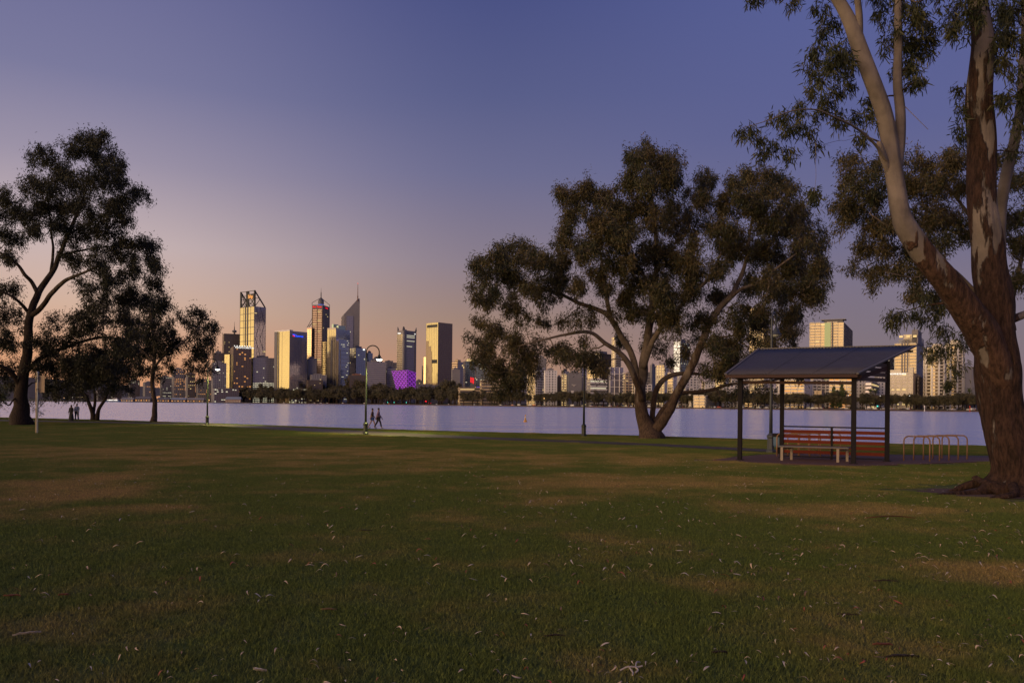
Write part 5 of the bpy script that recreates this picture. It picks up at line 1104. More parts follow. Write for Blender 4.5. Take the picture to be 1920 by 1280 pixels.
# ------------------------------------------------------------------ trees along the far shore
def far_proto(kind, seed):
    rg = np.random.default_rng(seed); t = thing('far_park_tree', 'x', 'tree', (0, 0, 0))
    m = MB()
    if kind == 'palm':
        m.tube([(0, 0, 0), (.2, 0, .5), (.1, 0, .86)], [.03, .022, .02], 6); m.build('trunk', B_DARK, t); V = []; F = []
        for k in range(26):
            a = 2 * math.pi * k / 13; e = .12 + .18 * (k % 3); P = []
            for s_ in range(5):
                r = .22 * s_ / 4; P.append((.1 + math.cos(a) * r, math.sin(a) * r, .86 + e * r * 3 - 2.2 * r * r))
            for i in range(4):
                n0 = len(V); w = .02; px_, py_ = -math.sin(a) * w, math.cos(a) * w
                V += [(P[i][0] - px_, P[i][1] - py_, P[i][2]), (P[i][0] + px_, P[i][1] + py_, P[i][2]), (P[i + 1][0] + px_, P[i + 1][1] + py_, P[i + 1][2]), (P[i + 1][0] - px_, P[i + 1][1] - py_, P[i + 1][2])]; F.append([n0, n0 + 1, n0 + 2, n0 + 3])
        mesh_np('crown', V, np.array(F), L_FARG, t)
    else:
        m.tube([(0, 0, 0), (.01, 0, .2), (-.01, .01, .45)], [.035, .026, .015], 6)
        m.tube([(.01, 0, .18), (.12, .02, .35), (.18, .03, .5)], [.02, .014, .008], 5); m.tube([(.01, 0, .2), (-.1, -.03, .38), (-.17, -.02, .5)], [.02, .013, .008], 5); m.build('trunk', B_DARK, t)
        cl = []
        if kind == 'round':
            for k in range(16):
                a = rg.uniform(0, 6.28); r = rg.uniform(0, .26); cl.append(((math.cos(a) * r, math.sin(a) * r, rg.uniform(.38, .82)), rg.uniform(.13, .2)))
        elif kind == 'cone':
            for k in range(16):
                h_ = k / 15; a = rg.uniform(0, 6.28); r = .14 * (1 - h_); cl.append(((math.cos(a) * r, math.sin(a) * r, .15 + .78 * h_), .17 * (1 - h_) + .05))
        else:
            for k in range(14):
                a = rg.uniform(0, 6.28); r = rg.uniform(.05, .42); cl.append(((math.cos(a) * r, math.sin(a) * r, rg.uniform(.45, .9)), rg.uniform(.09, .16)))
        V, F, tw = leaves(cl, .03, .055, 13, .06, rg, .8, .3); mesh_np('crown', V, F, L_FARG if kind in ('cone', 'roundg') else L_FAR, t)
    return t
protos = {'round': [far_proto('round', 1), far_proto('round', 2), far_proto('round', 3)], 'open': [far_proto('open', 4), far_proto('open', 5)], 'cone': [far_proto('cone', 6)], 'palm': [far_proto('palm', 7)]}
LMK = [(445, 'hotel tower'), (497, 'truss crown tower'), (545, 'sunset gold tower'), (598, 'spired tower'), (650, 'slanted tower'), (706, 'white banded office'), (757, 'purple building'), (822, 'plain glass tower'), (880, 'low beige building'),
       (950, 'hanging leaves of the centre gum'), (1030, 'cream apartment block'), (1095, 'unlit dark lamp post'), (1140, 'banded hexagonal office'), (1200, 'trunk of the centre gum'), (1260, 'gap in the forked gum stems'), (1330, 'right limb of the centre gum'), (1400, 'left shelter post'),
       (1450, 'blue grey lamp post'), (1500, 'left half of the shelter'), (1570, 'middle of the shelter back'), (1630, 'right bay of the shelter'), (1695, 'cream hotel'), (1755, 'left rounded tower'), (1800, 'right rounded tower'), (1850, 'edge of the big trunk')]
def lmk(px): return min(LMK, key=lambda q: abs(q[0] - px))[1]
used = set()
def far_tree(px, back, hgt, kind, label, group='trees in the park belt along the far shore', wid=1.0, name=None):
    pr = random.choice(protos[kind]); o = pr
    if pr.name in used: o = copy_tree(pr)
    else: used.add(pr.name)
    p = fshore(px, back); o.location = (p.x, p.y, -.2 + back * .003); s = hgt; o.scale = (s * wid, s * wid, s); o.rotation_euler = (0, 0, random.uniform(0, 6.28)); tag(o, label, 'tree', group)
    return o
LBR = 'round dark tree in the dense park belt before the city towers'
LBO = 'open crowned brownish tree in the park belt on the far shore'
x = 462
while x < 905:                                   # dense belt in front of the towers: three rows
    for row, (bk, h0, h1) in enumerate(((22, 17, 23), (60, 21, 27), (110, 24, 31))):
        hh = random.uniform(h0, h1) * (1.35 if x < 740 else 1.15)
        if 660 < x < 730 and row == 2: hh *= 1.22
        if 838 < x < 856 and row == 2: hh *= 1.35
        if 862 < x < 935 and row: continue
        k = 'round' if random.random() < .7 else 'open'
        far_tree(x + random.uniform(-5, 5), bk, hh, k, ('tall ' if hh > 29 else 'lower ' if hh < 22 else 'mid height ') + ('round dark' if k == 'round' else 'open brownish') + ' tree, ' + ('front', 'middle', 'back')[row] + ' row of the belt, ' + lmk(x), wid=random.uniform(.95, 1.25))
    x += random.uniform(10, 14)
x = 905; i = 0
while x < 1880:
    d = fshore(x).y; hh = random.uniform(15, 21) * d / 750 * (.78 if x < 1240 else .9); k = random.choices(['round', 'open', 'round'], [5, 1, 4])[0]
    far_tree(x, random.uniform(18, 30), hh, k, ('round' if k == 'round' else 'open crowned') + ' tree in the far front row, at the ' + lmk(x), 'trees in the row before the apartments', wid=random.uniform(.9, 1.3))
    if i % 5: far_tree(x + 8, random.uniform(45, 60), hh * 1.12, 'round', 'round tree in the far second row, at the ' + lmk(x + 8), 'trees in the row before the apartments', wid=1.1)
    x += random.uniform(12, 18) * (1 if x < 1300 else 1.1); i += 1
for px, h_, lb in ((1563, 22, 'dark conical pine left of the front right shelter post, the shorter one'), (1577, 26, 'taller dark conical pine seen through the shelter')):
    far_tree(px, 30, h_, 'cone', lb, 'conical pines seen through the shelter', wid=.8)
for px in (1634, 1640, 1815, 1836, 1120, 1160): far_tree(px, 34, 18 if px > 1200 else 15, 'palm', 'palm standing among the round trees on the far shore', 'palms on the far shore')

# ------------------------------------------------------------------ cars, lamps, markers, boats on the far side
CARC = [mat('white_car_paint', (.55, .55, .55), .3), mat('silver_car_paint', (.35, .35, .37), .3, .4), mat('dark_car_paint', (.05, .05, .06), .3), mat('red_car_paint', (.35, .02, .02), .3)]
RUB = mat('tyre_rubber', (.02, .02, .02), .9)
def car_proto(cm, van=False):
    t = thing('car', 'x', 'car', (0, 0, 0)); m = MB()
    prof = [(-2.2, .35), (2.15, .35), (2.2, .75), (1.3, .92), (.75, 1.42), (-1.0, 1.45), (-1.7, .98), (-2.2, .9)] if not van else [(-2.4, .35), (2.3, .35), (2.35, .95), (1.9, 1.2), (1.4, 1.95), (-2.4, 2.0)]
    V = [(x, -.85, z) for x, z in prof] + [(x, .85, z) for x, z in prof]; n = len(prof)
    m.add(V, [tuple(range(n)), tuple(range(2 * n - 1, n - 1, -1))] + [(i, n + i, n + (i + 1) % n, (i + 1) % n) for i in range(n)]); m.build('body', cm, t)
    m = MB(); m.add([(-1.35, -.87, 1.0), (1.15, -.87, 1.0), (.7, -.87, 1.36), (-.95, -.87, 1.38)], [(0, 1, 2, 3)]); m.build('side_window', G_WIN, t)
    for sx in (-1.4, 1.4):
        for sy in (-1, 1):
            m = MB(); V = [(sx + .33 * math.cos(a * .628), sy * .86, .33 + .33 * math.sin(a * .628)) for a in range(10)] + [(sx + .33 * math.cos(a * .628), sy * .68, .33 + .33 * math.sin(a * .628)) for a in range(10)]
            m.add(V, [tuple(range(10)), tuple(range(19, 9, -1))] + [(i, 10 + i, 10 + (i + 1) % 10, (i + 1) % 10) for i in range(10)]); m.build('wheel', RUB, t)
    m = MB(); m.box((2.2, -.55, .6), .12, .34, .2); m.build('headlight', E_SIGNW, t)
    m = MB(); m.box((-2.22, -.55, .72), .12, .36, .2); m.build('tail_light', E_RED, t)
    return t
cpr = [car_proto(CARC[0]), car_proto(CARC[1]), car_proto(CARC[2]), car_proto(CARC[3]), car_proto(CARC[0], True)]; cuse = set()
CN = ['white', 'silver', 'dark', 'red', 'white']
x = 470
while x < 1870:
    if random.random() < (.35 if x < 900 else .62):
        k = random.choices(range(5), [4, 3, 3, 1.2, 1.5])[0]; o = cpr[k]
        if k in cuse: o = copy_tree(o)
        else: cuse.add(k)
        p = fshore(x, random.uniform(6, 11)); q = fshore(x + 6, 8); o.location = (p.x, p.y, -.28); o.rotation_euler = (0, 0, math.atan2(q.y - p.y, q.x - p.x) + random.choice([0, math.pi]) + random.uniform(-.5, .5))
        tag(o, CN[k] + (' van' if k == 4 else ' car') + ' on the far shore road, at the ' + lmk(x), 'van' if k == 4 else 'car', 'vehicles on the far shore road')
        pass
    x += random.uniform(6, 11) if x > 950 else random.uniform(8, 14)
FL = []
for px, bk, py, e, lb in ((786, 30, 741, E_OLAMP, 'orange street lamp glowing below the purple building'), (841, 30, 740, E_OLAMP, 'orange street lamp glowing below the plain glass tower'), (902, 25, 742, E_OLAMP, 'orange street lamp before the tiered beige building'),
                      (593, 30, 740, E_OLAMP, 'yellow street lamp in the tree belt below the sunset gold tower'), (750, 30, 740, E_SIGNW, 'dim street lamp left of the purple building'), (1649, 25, 742, E_SIGNW, 'bright white street lamp seen between the right shelter posts'),
                      (1589, 20, 741, E_SIGNW, 'slim pole lamp on the far shore by the pine trees'), (1704, 20, 742, E_SIGNW, 'slim pole lamp on the far shore below the cream hotel'), (1841, 20, 741, E_OLAMP, 'orange street lamp close to the big trunk'),
                      (1005, 20, 744, E_SIGNW, 'white street lamp beneath the hanging gum leaves'), (1020, 20, 747, E_OLAMP, 'small street lamp below the cream apartment block')):
    p = fshore(px, bk); z = at(px, py, p.y).z; t = thing('street_lamp', lb, 'street lamp', (p.x, p.y, -.3)); m = MB(); m.tube([(p.x, p.y, -.3), (p.x, p.y, z + .3)], [.12, .08], 6); m.tube([(p.x, p.y, z + .3), (p.x, p.y - 1.2, z + .4)], .07, 5); m.build('post', STEEL, t)
    s_ = .55 if e is E_OLAMP else .35
    m = MB(); m.lathe((p.x, p.y - 1.2, z - s_ * .5), [(.1, 0), (s_ * .8, s_ * .3), (s_, s_), (.1, s_ * 1.6)], 8); m.build('lamp_head', e, t)
for px, e in ((762, E_CYAN), (739, E_CYAN), (727, E_CYAN), (1645, E_CYAN)):
    p = fshore(px, 14); t = thing('traffic_signal', 'green traffic signal on the far shore road, one of the small teal lights', 'traffic signal', (p.x, p.y, -.3), group='green traffic signals on the far shore'); m = MB(); m.box((p.x, p.y, -.3), .2, .2, 3.4); m.build('post', STEEL, t)
    m = MB(); m.box((p.x, p.y - .3, 2.2), .9, .3, 1.0); m.build('signal_light', e, t)
# channel markers
YEL = mat('buoy_yellow', (.62, .30, .03), .5); WHP = mat('white_paint', (.6, .6, .6), .5); REDP = mat('red_marker_paint', (.4, .04, .02), .5)
c = at(985, 789.5, 134); c.z = WATER
t = thing('channel_buoy', 'slim orange buoy with a white band floating on the river', 'buoy', c)
m = MB(); m.lathe(c, [(.30, -.2), (.33, .05), (.22, .22), (.14, .3)], 14); m.build('float', YEL, t); m = MB(); m.lathe(c + UP * .3, [(.14, 0), (.11, .38)], 14); m.build('lower_body', YEL, t)
m = MB(); m.lathe(c + UP * .68, [(.112, 0), (.10, .26)], 14); m.build('white_band', WHP, t); m = MB(); m.lathe(c + UP * .94, [(.10, 0), (.09, .2), (.03, .25)], 14); m.build('top_cone', YEL, t)
for px, py, mm, lb, h_ in ((1733.5, 774, WHP, 'small pale marker post in the water right of the shelter', 5.0), (1818.5, 774, REDP, 'small red marker post in the water near the big trunk', 5.0), (1846, 772, WHP, 'thin white marker post half hidden by the big trunk', 4.5)):
    p = fshore(px, -14); c = Vector((p.x, p.y, WATER)); t = thing('channel_marker', lb, 'marker post', c); m = MB(); m.lathe(c, [(.35, -.3), (.35, h_ * .6), (.2, h_ * .62)], 8); m.build('pile', mm, t); m = MB(); m.lathe(c + UP * h_ * .62, [(.3, 0), (.45, .3), (.45, h_ * .3), (.1, h_ * .38)], 8); m.build('top_mark', mm if mm is not WHP else W_WHITE, t)
# ferry, boat sheds, jetty
BLUP = mat('ferry_blue', (.05, .12, .25), .4)
c = at(213, 750, 1570); c.z = WATER
t = thing('ferry', 'white and blue ferry with a lit cabin moored on the far left shore', 'boat', c)
m = MB(); V = [(-13, -3, 0), (11, -3, 0), (14, 0, .3), (11, 3, 0), (-13, 3, 0), (-13.5, -3.4, 2.4), (12, -3.4, 2.6), (16, 0, 3.2), (12, 3.4, 2.6), (-13.5, 3.4, 2.4)]
m.add([c + Vector(v) for v in V], [(0, 1, 6, 5), (1, 2, 7, 6), (2, 3, 8, 7), (3, 4, 9, 8), (4, 0, 5, 9), (5, 6, 7, 8, 9)]); m.build('hull', BLUP, t)
m = MB(); m.box(c + UP * 2.4 - Vector((1, 0, 0)), 21, 5.5, 2.8); m.box(c + UP * 5.3 - Vector((-2, 0, 0)), 9, 4.5, 2.4); m.build('cabin', W_WHITE, t)
m = MB(); m.box(c + UP * 3.3 + Vector((-1, -2.8, 0)), 19, .3, 1.1); m.build('cabin_window', E_SIGNW, t)
m = MB(); m.tube([c + UP * 7.7, c + UP * 11], .12, 5); m.build('mast', STEEL, t)
ROOFB = mat('blue_grey_roof', (.20, .24, .32), .6)
def shed(px0, px1, Y, h, label, wallm, roofm, lit=True, base=0.0):
    x0, x1 = xat(px0, Y, 2), xat(px1, Y, 2); w = x1 - x0; c = Vector(((x0 + x1) / 2, Y, -.5 + base)); t = thing('boat_shed', label, 'boat shed', c); m = MB(); m.box(c, w, 10, h); m.build('wall', wallm, t)
    m = MB(); V = [(-w / 2 - .5, -5.6, h), (w / 2 + .5, -5.6, h), (w / 2 + .5, 5.6, h), (-w / 2 - .5, 5.6, h), (-w / 2 + 1, 0, h * 1.75), (w / 2 - 1, 0, h * 1.75)]
    m.add([c + Vector(v) for v in V], [(0, 1, 5, 4), (2, 3, 4, 5), (3, 0, 4), (1, 2, 5), (3, 2, 1, 0)]); m.build('roof', roofm, t)
    n = max(2, int(w / 5))
    for k in range(n):
        m = MB(); m.box(c + Vector((-w / 2 + (k + .5) * w / n, -5.08, h * .3)), w / n * .4, .2, h * .35); m.build('window', G_WIN if not lit or k % 2 else E_ORNG, t)
    return t
shed(424, 453, 1560, 6.5, 'pale jetty shed with a blue grey pitched roof at the right end of the waterfront', W_TERR if False else mat('pale_brick', (.22, .15, .13), .8), ROOFB, False)
shed(322, 350, 1570, 5, 'low waterfront pavilion with warm lights left of the left lamp post', W_BRN, ROOFB)
shed(352, 384, 1570, 5, 'low waterfront pavilion with a bright strip of lights beside the left lamp post', W_BRN, W_MID)
shed(255, 284, 1575, 6, 'brown waterfront shed left of the slim tree trunk', W_BRN, W_DK, True)
shed(228, 252, 1575, 4.5, 'small dark waterfront shed right of the ferry', W_DK, W_MID, True)
shed(296, 320, 1570, 5, 'dim waterfront shed right of the slim tree trunk', W_BRN, W_DK)
t = thing('jetty', 'low dark jetty along the far left waterfront', 'jetty', fshore(330, -6)); p0, p1 = fshore(225, -8), fshore(468, -8)
m = MB(); m.bar(Vector((p0.x, p0.y, -.35)), Vector((p1.x, p1.y, -.35)), 5, .5); m.build('deck', W_DK, t)
m = MB()
for k in range(30):
    p = p0.lerp(p1, k / 29); m.box((p.x, p.y - 2, -2.2), .5, .5, 1.8)
m.build('pile', W_DK, t)
k = 0
for px in (88, 104, 232, 252, 268, 300, 309, 318, 331, 344, 358, 366, 372, 380, 392, 410, 436, 442, 120, 136, 196):
    p = fshore(px, 4); z = random.uniform(2, 7); e = random.choice([E_OLAMP, E_SIGNW, E_WARM]); t = thing('waterfront_light', ('orange' if e is E_OLAMP else 'white' if e is E_SIGNW else 'dim warm') + (' high' if z > 4.5 else ' low') + ' waterfront light ' + ('left of the three stemmed tree' if px < 150 else 'between the three stemmed tree and the slim tree' if px < 285 else 'just right of the slim tree' if px < 340 else 'just left of the left lamp post' if px < 389 else 'right of the left lamp post'), 'lamp', (p.x, p.y, -.3), group='lights along the far left waterfront')
    m = MB(); m.box((p.x, p.y, -.3), .15, .15, z + .3); m.build('post', STEEL, t); m = MB(); m.lathe((p.x, p.y, z), [(.1, 0), (.7, .5), (.7, 1.0), (.1, 1.4)], 8); m.build('lamp_head', e, t)
# ------------------------------------------------------------------ park lamps
POSTG = mat('lamp_post_green', (.030, .038, .030), .45, .2); POSTB = mat('lamp_post_blue_grey', (.060, .068, .085), .5, .2)
LENS = mat('lamp_lens_lit', (.8, .8, .7), emit=(1, .97, .80), es=14.0); LENSOFF = mat('lamp_lens_unlit', (.45, .47, .48), .3)
def park_lamp(px, Y, rot, lit, label, m_, hgt=6.05, power=0):
    b = gp(px, Y); t = thing('park_lamp', label, 'lamp post', b)
    m = MB(); m.lathe(b, [(.20, -.05), (.20, .10), (.155, .14), (.15, .62), (.175, .66), (.175, .74), (.12, .78), (.085, .84)], 8); m.build('base', m_, t)
    m = MB(); rr = .44; top = hgt - rr; ca, sa = math.cos(rot), math.sin(rot)
    pts = [b + UP * z for z in (.8, 2.0, 3.5, top - .6, top)]; rd = [.078, .068, .056, .046, .043]
    for k in range(1, 13):
        a = math.pi * k / 12; x = rr - rr * math.cos(a); pts.append(b + Vector((ca * x, sa * x, top + rr * math.sin(a)))); rd.append(.038)
    pts.append(b + Vector((ca * 2 * rr, sa * 2 * rr, top - .16))); rd.append(.034)
    m.tube(pts, rd, 10); m.build('pole', m_, t, smooth=True)
    m = MB(); m.lathe(b + UP * (top - .45), [(.052, 0), (.052, .06)], 10); m.build('collar', m_, t)
    h = b + Vector((ca * 2 * rr, sa * 2 * rr, top - .52))
    m = MB(); m.lathe(h, [(.235, .02), (.24, .05), (.17, .10), (.13, .17), (.11, .25), (.06, .30), (.05, .38)], 18); shd = m.build('lamp_shade', m_, t, smooth=True)
    m = MB(); m.lathe(h, [(.02, -.09), (.10, -.07), (.17, -.03), (.20, .019)], 18); m.build('lamp_glass', LENS if lit else LENSOFF, shd, origin=b, smooth=True)
    if lit:
        ld = bpy.data.lights.new('lamp_light', 'SPOT'); ld.energy = power; ld.color = (1, .92, .28); ld.shadow_soft_size = .12; ld.spot_size = math.radians(138); ld.spot_blend = .8
        lo = bpy.data.objects.new('lamp_light', ld); C.objects.link(lo); lo.location = Vector((ca * 2 * rr, sa * 2 * rr, top - .52 - .14)); lo.parent = t
    return t
park_lamp(388.5, 73.5, .1, True, 'lit green lamp post at the left, its head beside the slim tree leaves', POSTG, power=2600)
park_lamp(685.5, 54.5, 0, True, 'lit green lamp post standing left of the centre, next to the two walkers', POSTG, power=2600)
park_lamp(1094.5, 54.5, .6, False, 'dark lamp post with its top lost in the leaves of the centre gum', POSTG, hgt=5.7)
park_lamp(1445, 34.3, 1.05, False, 'unlit blue grey lamp post rising behind the picnic shelter', POSTB, hgt=6.05)

# ------------------------------------------------------------------ picnic shelter
POSTM = mat('shelter_post_paint', (.020, .017, .020), .8, .0, spec=.12, bump=.0008, bscale=90); TIMB = mat('maroon_timber', (.05, .018, .014), .7, var=.3, scale=6, stretch=(1, 1, 6))
SLAT = mat('red_slat_paint', (.135, .020, .008), .7, spec=.2, var=.18, scale=7); LOUV = mat('brown_louvre', (.085, .055, .05), .6, var=.15)
ROOF = mat('corrugated_steel', (.12, .108, .112), .55, .0, var=.18, scale=2.5, bump=.0006, bscale=50)
A_, C_, B_, D_ = gp(1387, 28.3), gp(1600, 26.7), gp(1465.5, 30.0), gp(1663, 28.2)
P1, P3, P2, P4 = at(1360, 703.5, 28.0), at(1608, 701.5, 26.3), at(1423, 655, 32.5), at(1718, 649.5, 30.3)
Mx = np.array([[p.x, p.y, 1] for p in (P1, P2, P3, P4)]); cf = np.linalg.lstsq(Mx, np.array([p.z for p in (P1, P2, P3, P4)]), rcond=None)[0]
def rz_(x, y): return float(cf[0] * x + cf[1] * y + cf[2])
for p in (P1, P2, P3, P4): p.z = rz_(p.x, p.y)
SH = thing('picnic_shelter', 'open picnic shelter with a corrugated skillion roof, red slatted back and four grey posts', 'shelter', ((A_ + D_) / 2).to_tuple())
NP = 48; NS = 6                                  # corrugations and sheets
RS = None
for sh in range(NS):
    per = NP // NS; q_ = 12; V = []; F = []; n_ = per * q_ + 3; lift = .008 if sh % 2 else 0.0
    for i in range(n_ + 1):
        ph = sh * per + i / q_; s = min(1.0, ph / NP); lo = P1.lerp(P3, s); hi = P2.lerp(P4, s)
        w = .016 * math.sin(ph * 2 * math.pi) - .045 * max(0.0, math.cos(ph * 2 * math.pi + 1.57)) ** 3
        for k in range(5): pq = lo.lerp(hi, k / 4); V.append((pq.x, pq.y, pq.z + w + .022 + lift))
    top_n = len(V); V += [(x, y, z - .004) for x, y, z in V]
    for i in range(n_):
        for k in range(4): a = i * 5 + k; F.append((a, a + 5, a + 6, a + 1)); F.append((a + top_n, a + 1 + top_n, a + 6 + top_n, a + 5 + top_n))
        a = i * 5; F.append((a, a + top_n, a + 5 + top_n, a + 5)); a = i * 5 + 4; F.append((a, a + 5, a + 5 + top_n, a + top_n))
    o = mesh_np('roof_sheet', V, np.array(F), ROOF, SH, SH.location, smooth=True); RS = RS or o
for q0, q1, nm in ((P1, P2, 'barge_capping'), (P3, P4, 'barge_capping'), (P2, P4, 'ridge_capping')):
    m = MB(); m.bar(q0 + UP * .035, q1 + UP * .035, .09, .05); m.build(nm, ROOF, RS, origin=SH.location)
def drop(p, d): return Vector((p.x, p.y, rz_(p.x, p.y) - d))
for p, r in ((A_, .075), (C_, .08), (B_, .072), (D_, .08)):
    m = MB(); b0 = Vector((p.x, p.y, gzf(p.y) - .05)); tp = drop(p, .03); ang = math.atan2((C_ - A_).y, (C_ - A_).x)
    m.box(b0, r * 2, r * 2, tp.z - b0.z, ang); o = m.build('post', POSTM, SH, bevel=.01)
    m = MB(); m.box(b0 + UP * .055, r * 3.4, r * 3.4, .03, ang); m.build('base_plate', POSTM, SH)
for p, q, d, w, h in ((A_, C_, .16, .06, .15), (B_, D_, .16, .06, .15), (A_, B_, .24, .05, .12), (C_, D_, .26, .05, .14), (A_, C_, .36, .045, .10)):
    e = (q - p).normalized() * .2 if d < .2 and p is A_ else Vector((0, 0, 0)); m = MB()
    zz = min(rz_(p.x, p.y), rz_(q.x, q.y)) - d if (p, q) != (A_, B_) and (p, q) != (C_, D_) else None
    a0, a1 = (drop(p - e, d), drop(q + e, d)); m.bar(a0, a1, w, h); m.build('beam', TIMB, SH)
for k in range(6):
    s = k / 5; lo, hi = P1.lerp(P3, s * .94 + .03), P2.lerp(P4, s * .94 + .03); m = MB(); m.bar(drop(lo.lerp(hi, .02), .055), drop(lo.lerp(hi, .98), .055), .045, .10); m.build('rafter', TIMB, SH)
for k in (.06, .5, .94):
    m = MB(); a0, a1 = P1.lerp(P2, k), P3.lerp(P4, k); m.bar(drop(a0, .03) - UP * .1, drop(a1, .03) - UP * .1, .05, .07); m.build('purlin', TIMB, SH)
m = MB(); m.bar(P1 - UP * .045, P3 - UP * .045, .03, .10); m.build('fascia', TIMB, SH)
for z, k0 in ((2.60, 0), (2.78, .16), (2.95, .42), (3.11, .68)):       # louvres under the right end of the roof
    a0, a1 = C_.lerp(D_, k0), D_; m = MB(); m.bar(Vector((a0.x, a0.y, z)), Vector((a1.x, a1.y, z)), .03, .13); m.build('louvre', LOUV, SH)
def onBD(k, z): p = B_.lerp(D_, k); return Vector((p.x, p.y, z))
nrm = (D_ - B_).cross(UP).normalized()
for z in (.73, .545, .36, .175, -.02): m = MB(); m.bar(onBD(.02, z) , onBD(.98, z), .028, .115); m.build('slat', SLAT, SH)
m = MB(); m.bar(onBD(.0, .91), onBD(1, .91), .06, .05); m.build('top_rail', POSTM, SH)
m = MB(); m.bar(onBD(.0, -.19), onBD(1, -.19), .05, .04); m.build('bottom_rail', POSTM, SH)
kmid = (xat(1562, 29, 0) - B_.x) / (D_.x - B_.x); p = onBD(kmid, 0) + nrm * .045; m = MB(); m.box((p.x, p.y, gzf(p.y)), .075, .05, .91 - gzf(p.y), math.atan2((D_ - B_).y, (D_ - B_).x)); m.build('middle_post', POSTM, SH)
# bench
BEN = mat('bench_leg_paint', (.30, .235, .19), .6); SEAT = mat('bench_seat_grey', (.12, .115, .12), .6, var=.2)
l1, l2, l3, l4 = gp(1466, 28.3), gp(1484, 28.75), gp(1571, 27.4), gp(1588.5, 27.85)
BN = thing('bench', 'backless bench with a grey plank seat and pale legs under the picnic shelter', 'bench', ((l1 + l4) / 2).to_tuple()); ang = math.atan2((l3 - l1).y, (l3 - l1).x)
for p in (l1, l2, l3, l4): m = MB(); m.box((p.x, p.y, gzf(p.y)), .085, .085, .215 - gzf(p.y), ang); m.build('leg', BEN, BN)
un = (l3 - l1).normalized(); vn = Vector((-un.y, un.x, 0)); dw = max(.32, (l2 - l1).dot(vn))
for k in range(3):
    o_ = l1 - un * .12 + vn * (dw * (k / 3) - .03 + k * .012); L_ = (l3 - l1).length + .24 + (l2 - l1).dot(un)
    m = MB(); m.par(Vector((o_.x, o_.y, .216)), un * L_, vn * (dw / 3 + .02), UP * .045); m.build('plank', SEAT, BN)
for p, q in ((l1, l2), (l3, l4)): m = MB(); m.bar(Vector((p.x, p.y, .17)), Vector((q.x, q.y, .17)), .04, .05); m.build('cross_rail', BEN, BN)
# bike racks
BRZ = mat('bronze_tube', (.30, .165, .085), .42, .2, bump=.0004, bscale=60)
def rack(px, Y, label, n=5, spx=(.56, .40), wv=(.72, -.42), h=.90):
    b = gp(px, Y); t = thing('bike_rack', label, 'bike rack', b)
    w = Vector((wv[0], wv[1], 0)); s = Vector((spx[0], spx[1], 0))
    for k in range(n):
        o_ = b + s * k; r = .17; pts = []
        wl = w.length; wn = w.normalized()
        pts += [o_ - UP * .05, o_ + UP * (h - r) * .5, o_ + UP * (h - r)]
        for a in range(1, 6): an = a * math.pi / 10; pts.append(o_ + wn * r * (1 - math.cos(an)) + UP * (h - r + r * math.sin(an)))
        for a in range(1, 6): an = math.pi / 2 - a * math.pi / 10; pts.append(o_ + wn * (wl - r + r * math.cos(an)) + UP * (h - r + r * math.sin(an)))
        pts += [o_ + w + UP * (h - r) * .5, o_ + w - UP * .05]
        pts = [Vector((p.x, p.y, p.z + (gzf(p.y) - b.z if False else 0))) for p in pts]
        m = MB(); m.tube(pts, .024, 10); m.build('hoop', BRZ, t, smooth=True)
    return t
rack(1694.5, 28.9, 'bronze bike rack of overlapping hoops on the paving right of the shelter')
rack(1456.5, 31.1, 'bronze bike rack seen through the red slats behind the shelter bench')
# litter bin
b = gp(1459.5, 33.0); t = thing('litter_bin', 'dark litter bin with blue sides behind the left rear shelter post', 'bin', b)
m = MB(); m.box(b - UP * .02, .08, .08, .35); m.build('post', POSTM, t); m = MB(); m.lathe(b + UP * .30, [(.17, 0), (.21, .08), (.215, .42)], 14); m.build('bucket', mat('bin_blue', (.07, .13, .22), .5), t)
m = MB(); m.lathe(b + UP * .72, [(.24, 0), (.25, .10), (.22, .14)], 14); m.build('rim', POSTM, t)

# ------------------------------------------------------------------ sign on a pole, seen from the side and back
b = gp(70, 51.5); t = thing('pole_sign', 'steel pole with a cream notice panel, left in front of the dark gum', 'sign', b)
m = MB(); m.lathe(b, [(.05, -.05), (.05, 3.78), (.03, 3.8)], 12); m.build('pole', mat('galvanised_steel', (.26, .27, .30), .45, .5), t)
m = MB(); m.lathe(b + UP * 3.80, [(.07, 0), (.075, .10), (.05, .15), (.0, .17)], 12); m.build('cap', MATS['galvanised_steel'], t)
CRM = mat('cream_panel', (.52, .38, .22), .7)
m = MB(); m.par(b + Vector((-.20, .07, 2.62)), (.56, .06, 0), (0, .025, 0), (0, 0, 1.1)); m.build('notice_panel', CRM, t, bevel=.006)
m = MB(); m.par(b + Vector((-.20, .045, 3.25)), (.17, .02, 0), (0, .02, 0), (.06, 0, .42)); m.build('bracket_plate', STEEL, t)
m = MB(); m.par(b + Vector((-.115, -.03, .0)), (.035, 0, 0), (0, .05, 0), (0, 0, 2.9)); m.build('timber_strip', CRM, t)
for z in (2.8, 3.5): m = MB(); m.lathe(b + UP * z, [(.062, 0), (.062, .05)], 10); m.build('clamp', STEEL, t)

